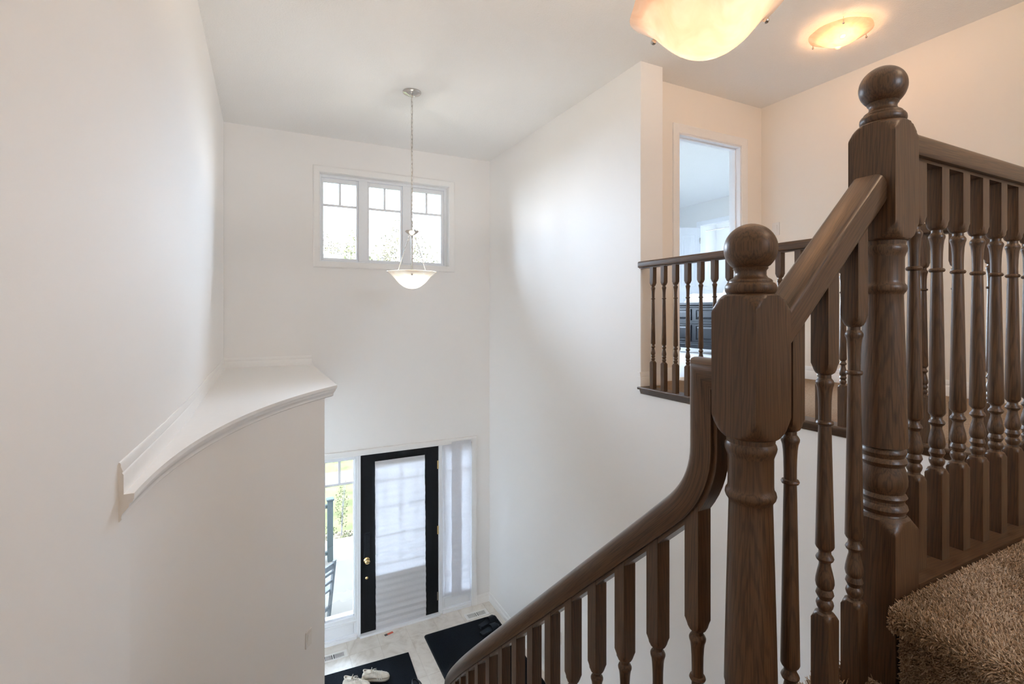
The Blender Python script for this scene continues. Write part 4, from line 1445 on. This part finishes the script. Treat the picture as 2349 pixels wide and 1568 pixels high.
bs = thing('slip_on_shoe', 'black slip-on shoe on the ribbed mat, cut by the bottom edge', 'shoe', (1.333, 4.585, ZF + .0125), R(-70))
n = 22
rings = []
for sx, w, h in [(-.13, .012, .03), (-.122, .03, .066), (-.10, .038, .074), (-.06, .037, .060), (-.02, .039, .056), (.02, .043, .060), (.06, .046, .054), (.10, .040, .042), (.125, .024, .032), (.134, .008, .022)]:
    rings.append([(sx, w * math.cos(2 * PI * j / n), .002 + (h - .002) * (.5 + .5 * math.sin(2 * PI * j / n))) for j in range(n)])
lpart('upper', MB().rings(rings), M['rubber'], bs, smooth=50)
lpart('collar', MB().tube([(-.065 + .062 * math.cos(2 * PI * i / 24), .032 * math.sin(2 * PI * i / 24), .066 - .010 * math.cos(2 * PI * i / 24)) for i in range(24)], .007, 8, True), M['rubber'], bs, smooth=60)
lpart('sole', MB().rings([[(sx * 1.02, w, z) for sx, w in [(-.13, .02), (-.06, .038), (.06, .046), (.12, .028)]] + [(sx * 1.02, -w, z) for sx, w in [(.12, .028), (.06, .046), (-.06, .038), (-.13, .02)]] for z in (0, .014)]), M['rubber'], bs, bevel=.003)

rt = thing('card_tag', 'small red and black card lying on the tiles at the door sill', 'tag', (1.262, 5.628, ZF), R(12))
lpart('red_half', MB().box(-.018, .050, -.016, .016, .0005, .002), M['red'], rt)
lpart('black_half', MB().box(-.050, -.018, -.016, .016, .0005, .002), M['blackcard'], rt)

# ------------------------------------------------------------------ outdoors
PZ = -3.78
struct('floor_porch', MB().box(-4, 2.548, 5.86, 8.25, PZ - .3, PZ), M['porch'], 'grey concrete porch outside the sidelight', 'porch')
struct('trim_8', MB().box(-4, 2.7, 8.25, 8.72, PZ - .35, PZ - .02), M['curb'], 'pale concrete step along the porch edge', 'step', bevel=.01)
GZ = -4.25
struct('ground_bed', MB().box(-6, 30, 8.72, 9.75, GZ - .3, GZ + .12), M['mulch'], 'brown mulch garden bed beyond the porch', 'garden bed')
lawn = struct('ground_lawn', MB().box(-60, 60, 9.75, 12.7, GZ - .3, GZ).box(-60, 60, 13.8, 90, GZ - .3, GZ), M['grass'], 'bright spring lawn beyond the porch', 'lawn')
struct('ground_path', MB().box(-60, 60, 12.7, 13.8, GZ - .3, GZ + .01), M['curb'], 'pale sidewalk crossing the lawn', 'path')

pp = thing('porch_railing', 'grey porch railing with square post seen through the left sidelight', 'railing', (.90, 7.95, PZ))
part('post', MB().box(.855, .935, 7.91, 7.99, PZ, -2.86), M['post'], pp, bevel=.004)
part('post_cap', MB().box(.84, .95, 7.895, 8.005, -2.86, -2.83), M['post'], pp, bevel=.006)
part('top_rail', MB().box(-1.2, .855, 7.925, 7.975, -2.97, -2.92), M['post'], pp, bevel=.003)
part('bottom_rail', MB().box(-1.2, .855, 7.925, 7.975, -3.68, -3.63), M['post'], pp, bevel=.003)
me = MB().box(-.014, .014, -.014, .014, 0, .66).mesh('picket', M['post'])
for i in range(16):
    link('picket', me, pp, (.78 - i * .12 - .90, 0, .15))

pc = thing('porch_chair', 'grey-blue wooden slat chair on the porch by the left sidelight', 'chair', (.69, 6.34, PZ), R(49))
# local: -Y side is the back line; x along the back (right post at 0, left at -.42); chair faces local +Y... rotated below
pc.rotation_euler = (0, 0, R(41))
W_, D_ = .42, .42
def leg(name, x0, y0, x1, y1, z1, s_=.017):
    m = MB().rings([[(x0 - s_, y0 - s_, 0), (x0 + s_, y0 - s_, 0), (x0 + s_, y0 + s_, 0), (x0 - s_, y0 + s_, 0)], [(x1 - s_, y1 - s_, z1), (x1 + s_, y1 - s_, z1), (x1 + s_, y1 + s_, z1), (x1 - s_, y1 + s_, z1)]])
    lpart(name, m, M['chair'], pc, bevel=.003)
leg('back_leg', 0, 0, 0, -.10, .80)
leg('back_leg', -W_, 0, -W_, -.10, .80)
leg('front_leg', 0, D_, 0, D_, .43)
leg('front_leg', -W_, D_, -W_, D_, .43)
lpart('seat', MB().box(-W_ - .02, .02, -.05, D_ + .02, .42, .445), M['chair'], pc, bevel=.006)
for z, h in ((.74, .065), (.66, .03), (.55, .03)):
    yy = -.10 * z / .80
    lpart('back_slat', MB().box(-W_, 0, yy - .011, yy + .011, z - h / 2, z + h / 2), M['chair'], pc, bevel=.003)
lpart('stretcher', MB().box(-W_, 0, -.04, -.015, .2, .235), M['chair'], pc, bevel=.002)
lpart('stretcher', MB().box(-.012, .012, 0, D_, .16, .19), M['chair'], pc, bevel=.002)

def leaves(name, parent, cx_, cy_, cz_, rx, ry, rz_, n, size, mat, seed, shell=True):
    rg = np.random.default_rng(seed)
    d = rg.normal(0, 1, (n, 3))
    d /= np.linalg.norm(d, axis=1)[:, None]
    rad = rg.uniform(.25, 1, n) ** .5
    lump = 1 + .25 * np.sin(d[:, 0] * 5 + seed) * np.cos(d[:, 2] * 4 + d[:, 1] * 3)
    P = np.stack([cx_ + d[:, 0] * rx * rad * lump, cy_ + d[:, 1] * ry * rad * lump, cz_ + d[:, 2] * rz_ * rad * lump], 1)
    a = rg.normal(0, 1, (n, 3)); a /= np.linalg.norm(a, axis=1)[:, None]
    b = np.cross(a, rg.normal(0, 1, (n, 3))); b /= np.linalg.norm(b, axis=1)[:, None]
    s_ = size * rg.uniform(.6, 1.3, n)[:, None]
    nn_ = np.cross(a, b)
    V = np.stack([P - a * s_, P + b * s_ * .5 + nn_ * s_ * .15, P + a * s_, P - b * s_ * .5 + nn_ * s_ * .15], 1).reshape(-1, 3)
    fs = [(4 * i, 4 * i + 1, 4 * i + 2, 4 * i + 3) for i in range(n)]
    m = MB().add([tuple(v) for v in V], fs)
    o = part(name, m, mat, parent)
    o['kind'] = 'stuff'
    return o

def tree(x, y, h, r, label, seed, mat, n=2600):
    t = thing('tree', label, 'tree', (x, y, GZ), group='trees beyond the high window')
    rg = random.Random(seed)
    top = GZ + h
    m = MB().tube([(x, y, GZ), (x + .1, y, GZ + h * .3), (x, y + .1, GZ + h * .6), (x + .1, y, top - .4)], [.22, .17, .11, .03], 8)
    for i in range(7):
        a, z = i * 2.4, GZ + h * (.35 + .07 * i)
        m.tube([(x, y, z), (x + r * .5 * math.cos(a), y + r * .5 * math.sin(a), z + h * .12), (x + r * .85 * math.cos(a), y + r * .85 * math.sin(a), z + h * .2)], [.07, .045, .015], 6)
    part('trunk', m, M['bark'], t, smooth=50)
    leaves('foliage', t, x, y, GZ + h * .66, r, r, h * .36, n * 3, .075, mat, seed)
    return t
# seen low in the high window: rays rise about 0.1 to 0.17 per metre
tree(6.9, 27, 9.2, 2.0, 'pale budding tree in the middle pane of the high window', 11, M['leaf'], 1800)
tree(3.68, 22.0, 7.25, 1.15, 'slender tree at the left edge of the middle pane', 12, M['leaf2'], 1300)
tree(3.3, 31, 8.9, 2.2, 'yellowish tree behind the roof in the left pane', 13, M['leaf'], 1800)
tree(12.5, 33, 8.2, 2.4, 'low green tree behind the right pane of the window', 14, M['leaf2'], 1500)
hs = thing('neighbour_house', 'pale roofed house across the street in the left pane', 'house', (1.6, 26, GZ))
part('wall', MB().box(-2.2, 4.4, 24.5, 28.0, GZ, GZ + 4.6), M['brick'], hs)
mb = MB()
mb.rings([[(-2.8, 24.0, GZ + 4.55), (-2.8, 26.2, GZ + 7.15), (-2.8, 28.4, GZ + 4.55)], [(4.9, 24.0, GZ + 4.55), (4.0, 26.2, GZ + 7.15), (4.9, 28.4, GZ + 4.55)]])
part('roof', mb, M['roof'], hs)
for i in range(3):
    part('window', MB().box(-1.4 + i * 2, -.6 + i * 2, 24.46, 24.5, GZ + 2.9, GZ + 4.0), M['frame'], hs)

# garden bed plants
rg = random.Random(5)
for i, (x, y, h, lab) in enumerate([(1.28, 9.6, .95, 'tall thin sapling in the garden bed beyond the porch'), (1.95, 9.35, .40, 'low leafy plant in the garden bed near the door'), (.95, 9.3, .35, 'small round shrub in the garden bed behind the railing'), (1.35, 9.0, .28, 'low ground-cover clump at the porch edge')]):
    t = thing('garden_plant', lab, 'plant', (x, y, GZ + .12), group='garden bed plants')
    m = MB()
    for q in range(3):
        m.tube([(x, y, GZ + .1), (x + rg.uniform(-.05, .05), y, GZ + .12 + h * .5), (x + rg.uniform(-.08, .08), y, GZ + .12 + h)], [.012, .008, .003], 5)
    part('stem', m, M['bark'], t)
    leaves('foliage', t, x, y, GZ + .12 + h * .6, .12 + .1 * (h < .5), .12 + .1 * (h < .5), h * .45, 420, .018, M['leaf2'], 40 + i)
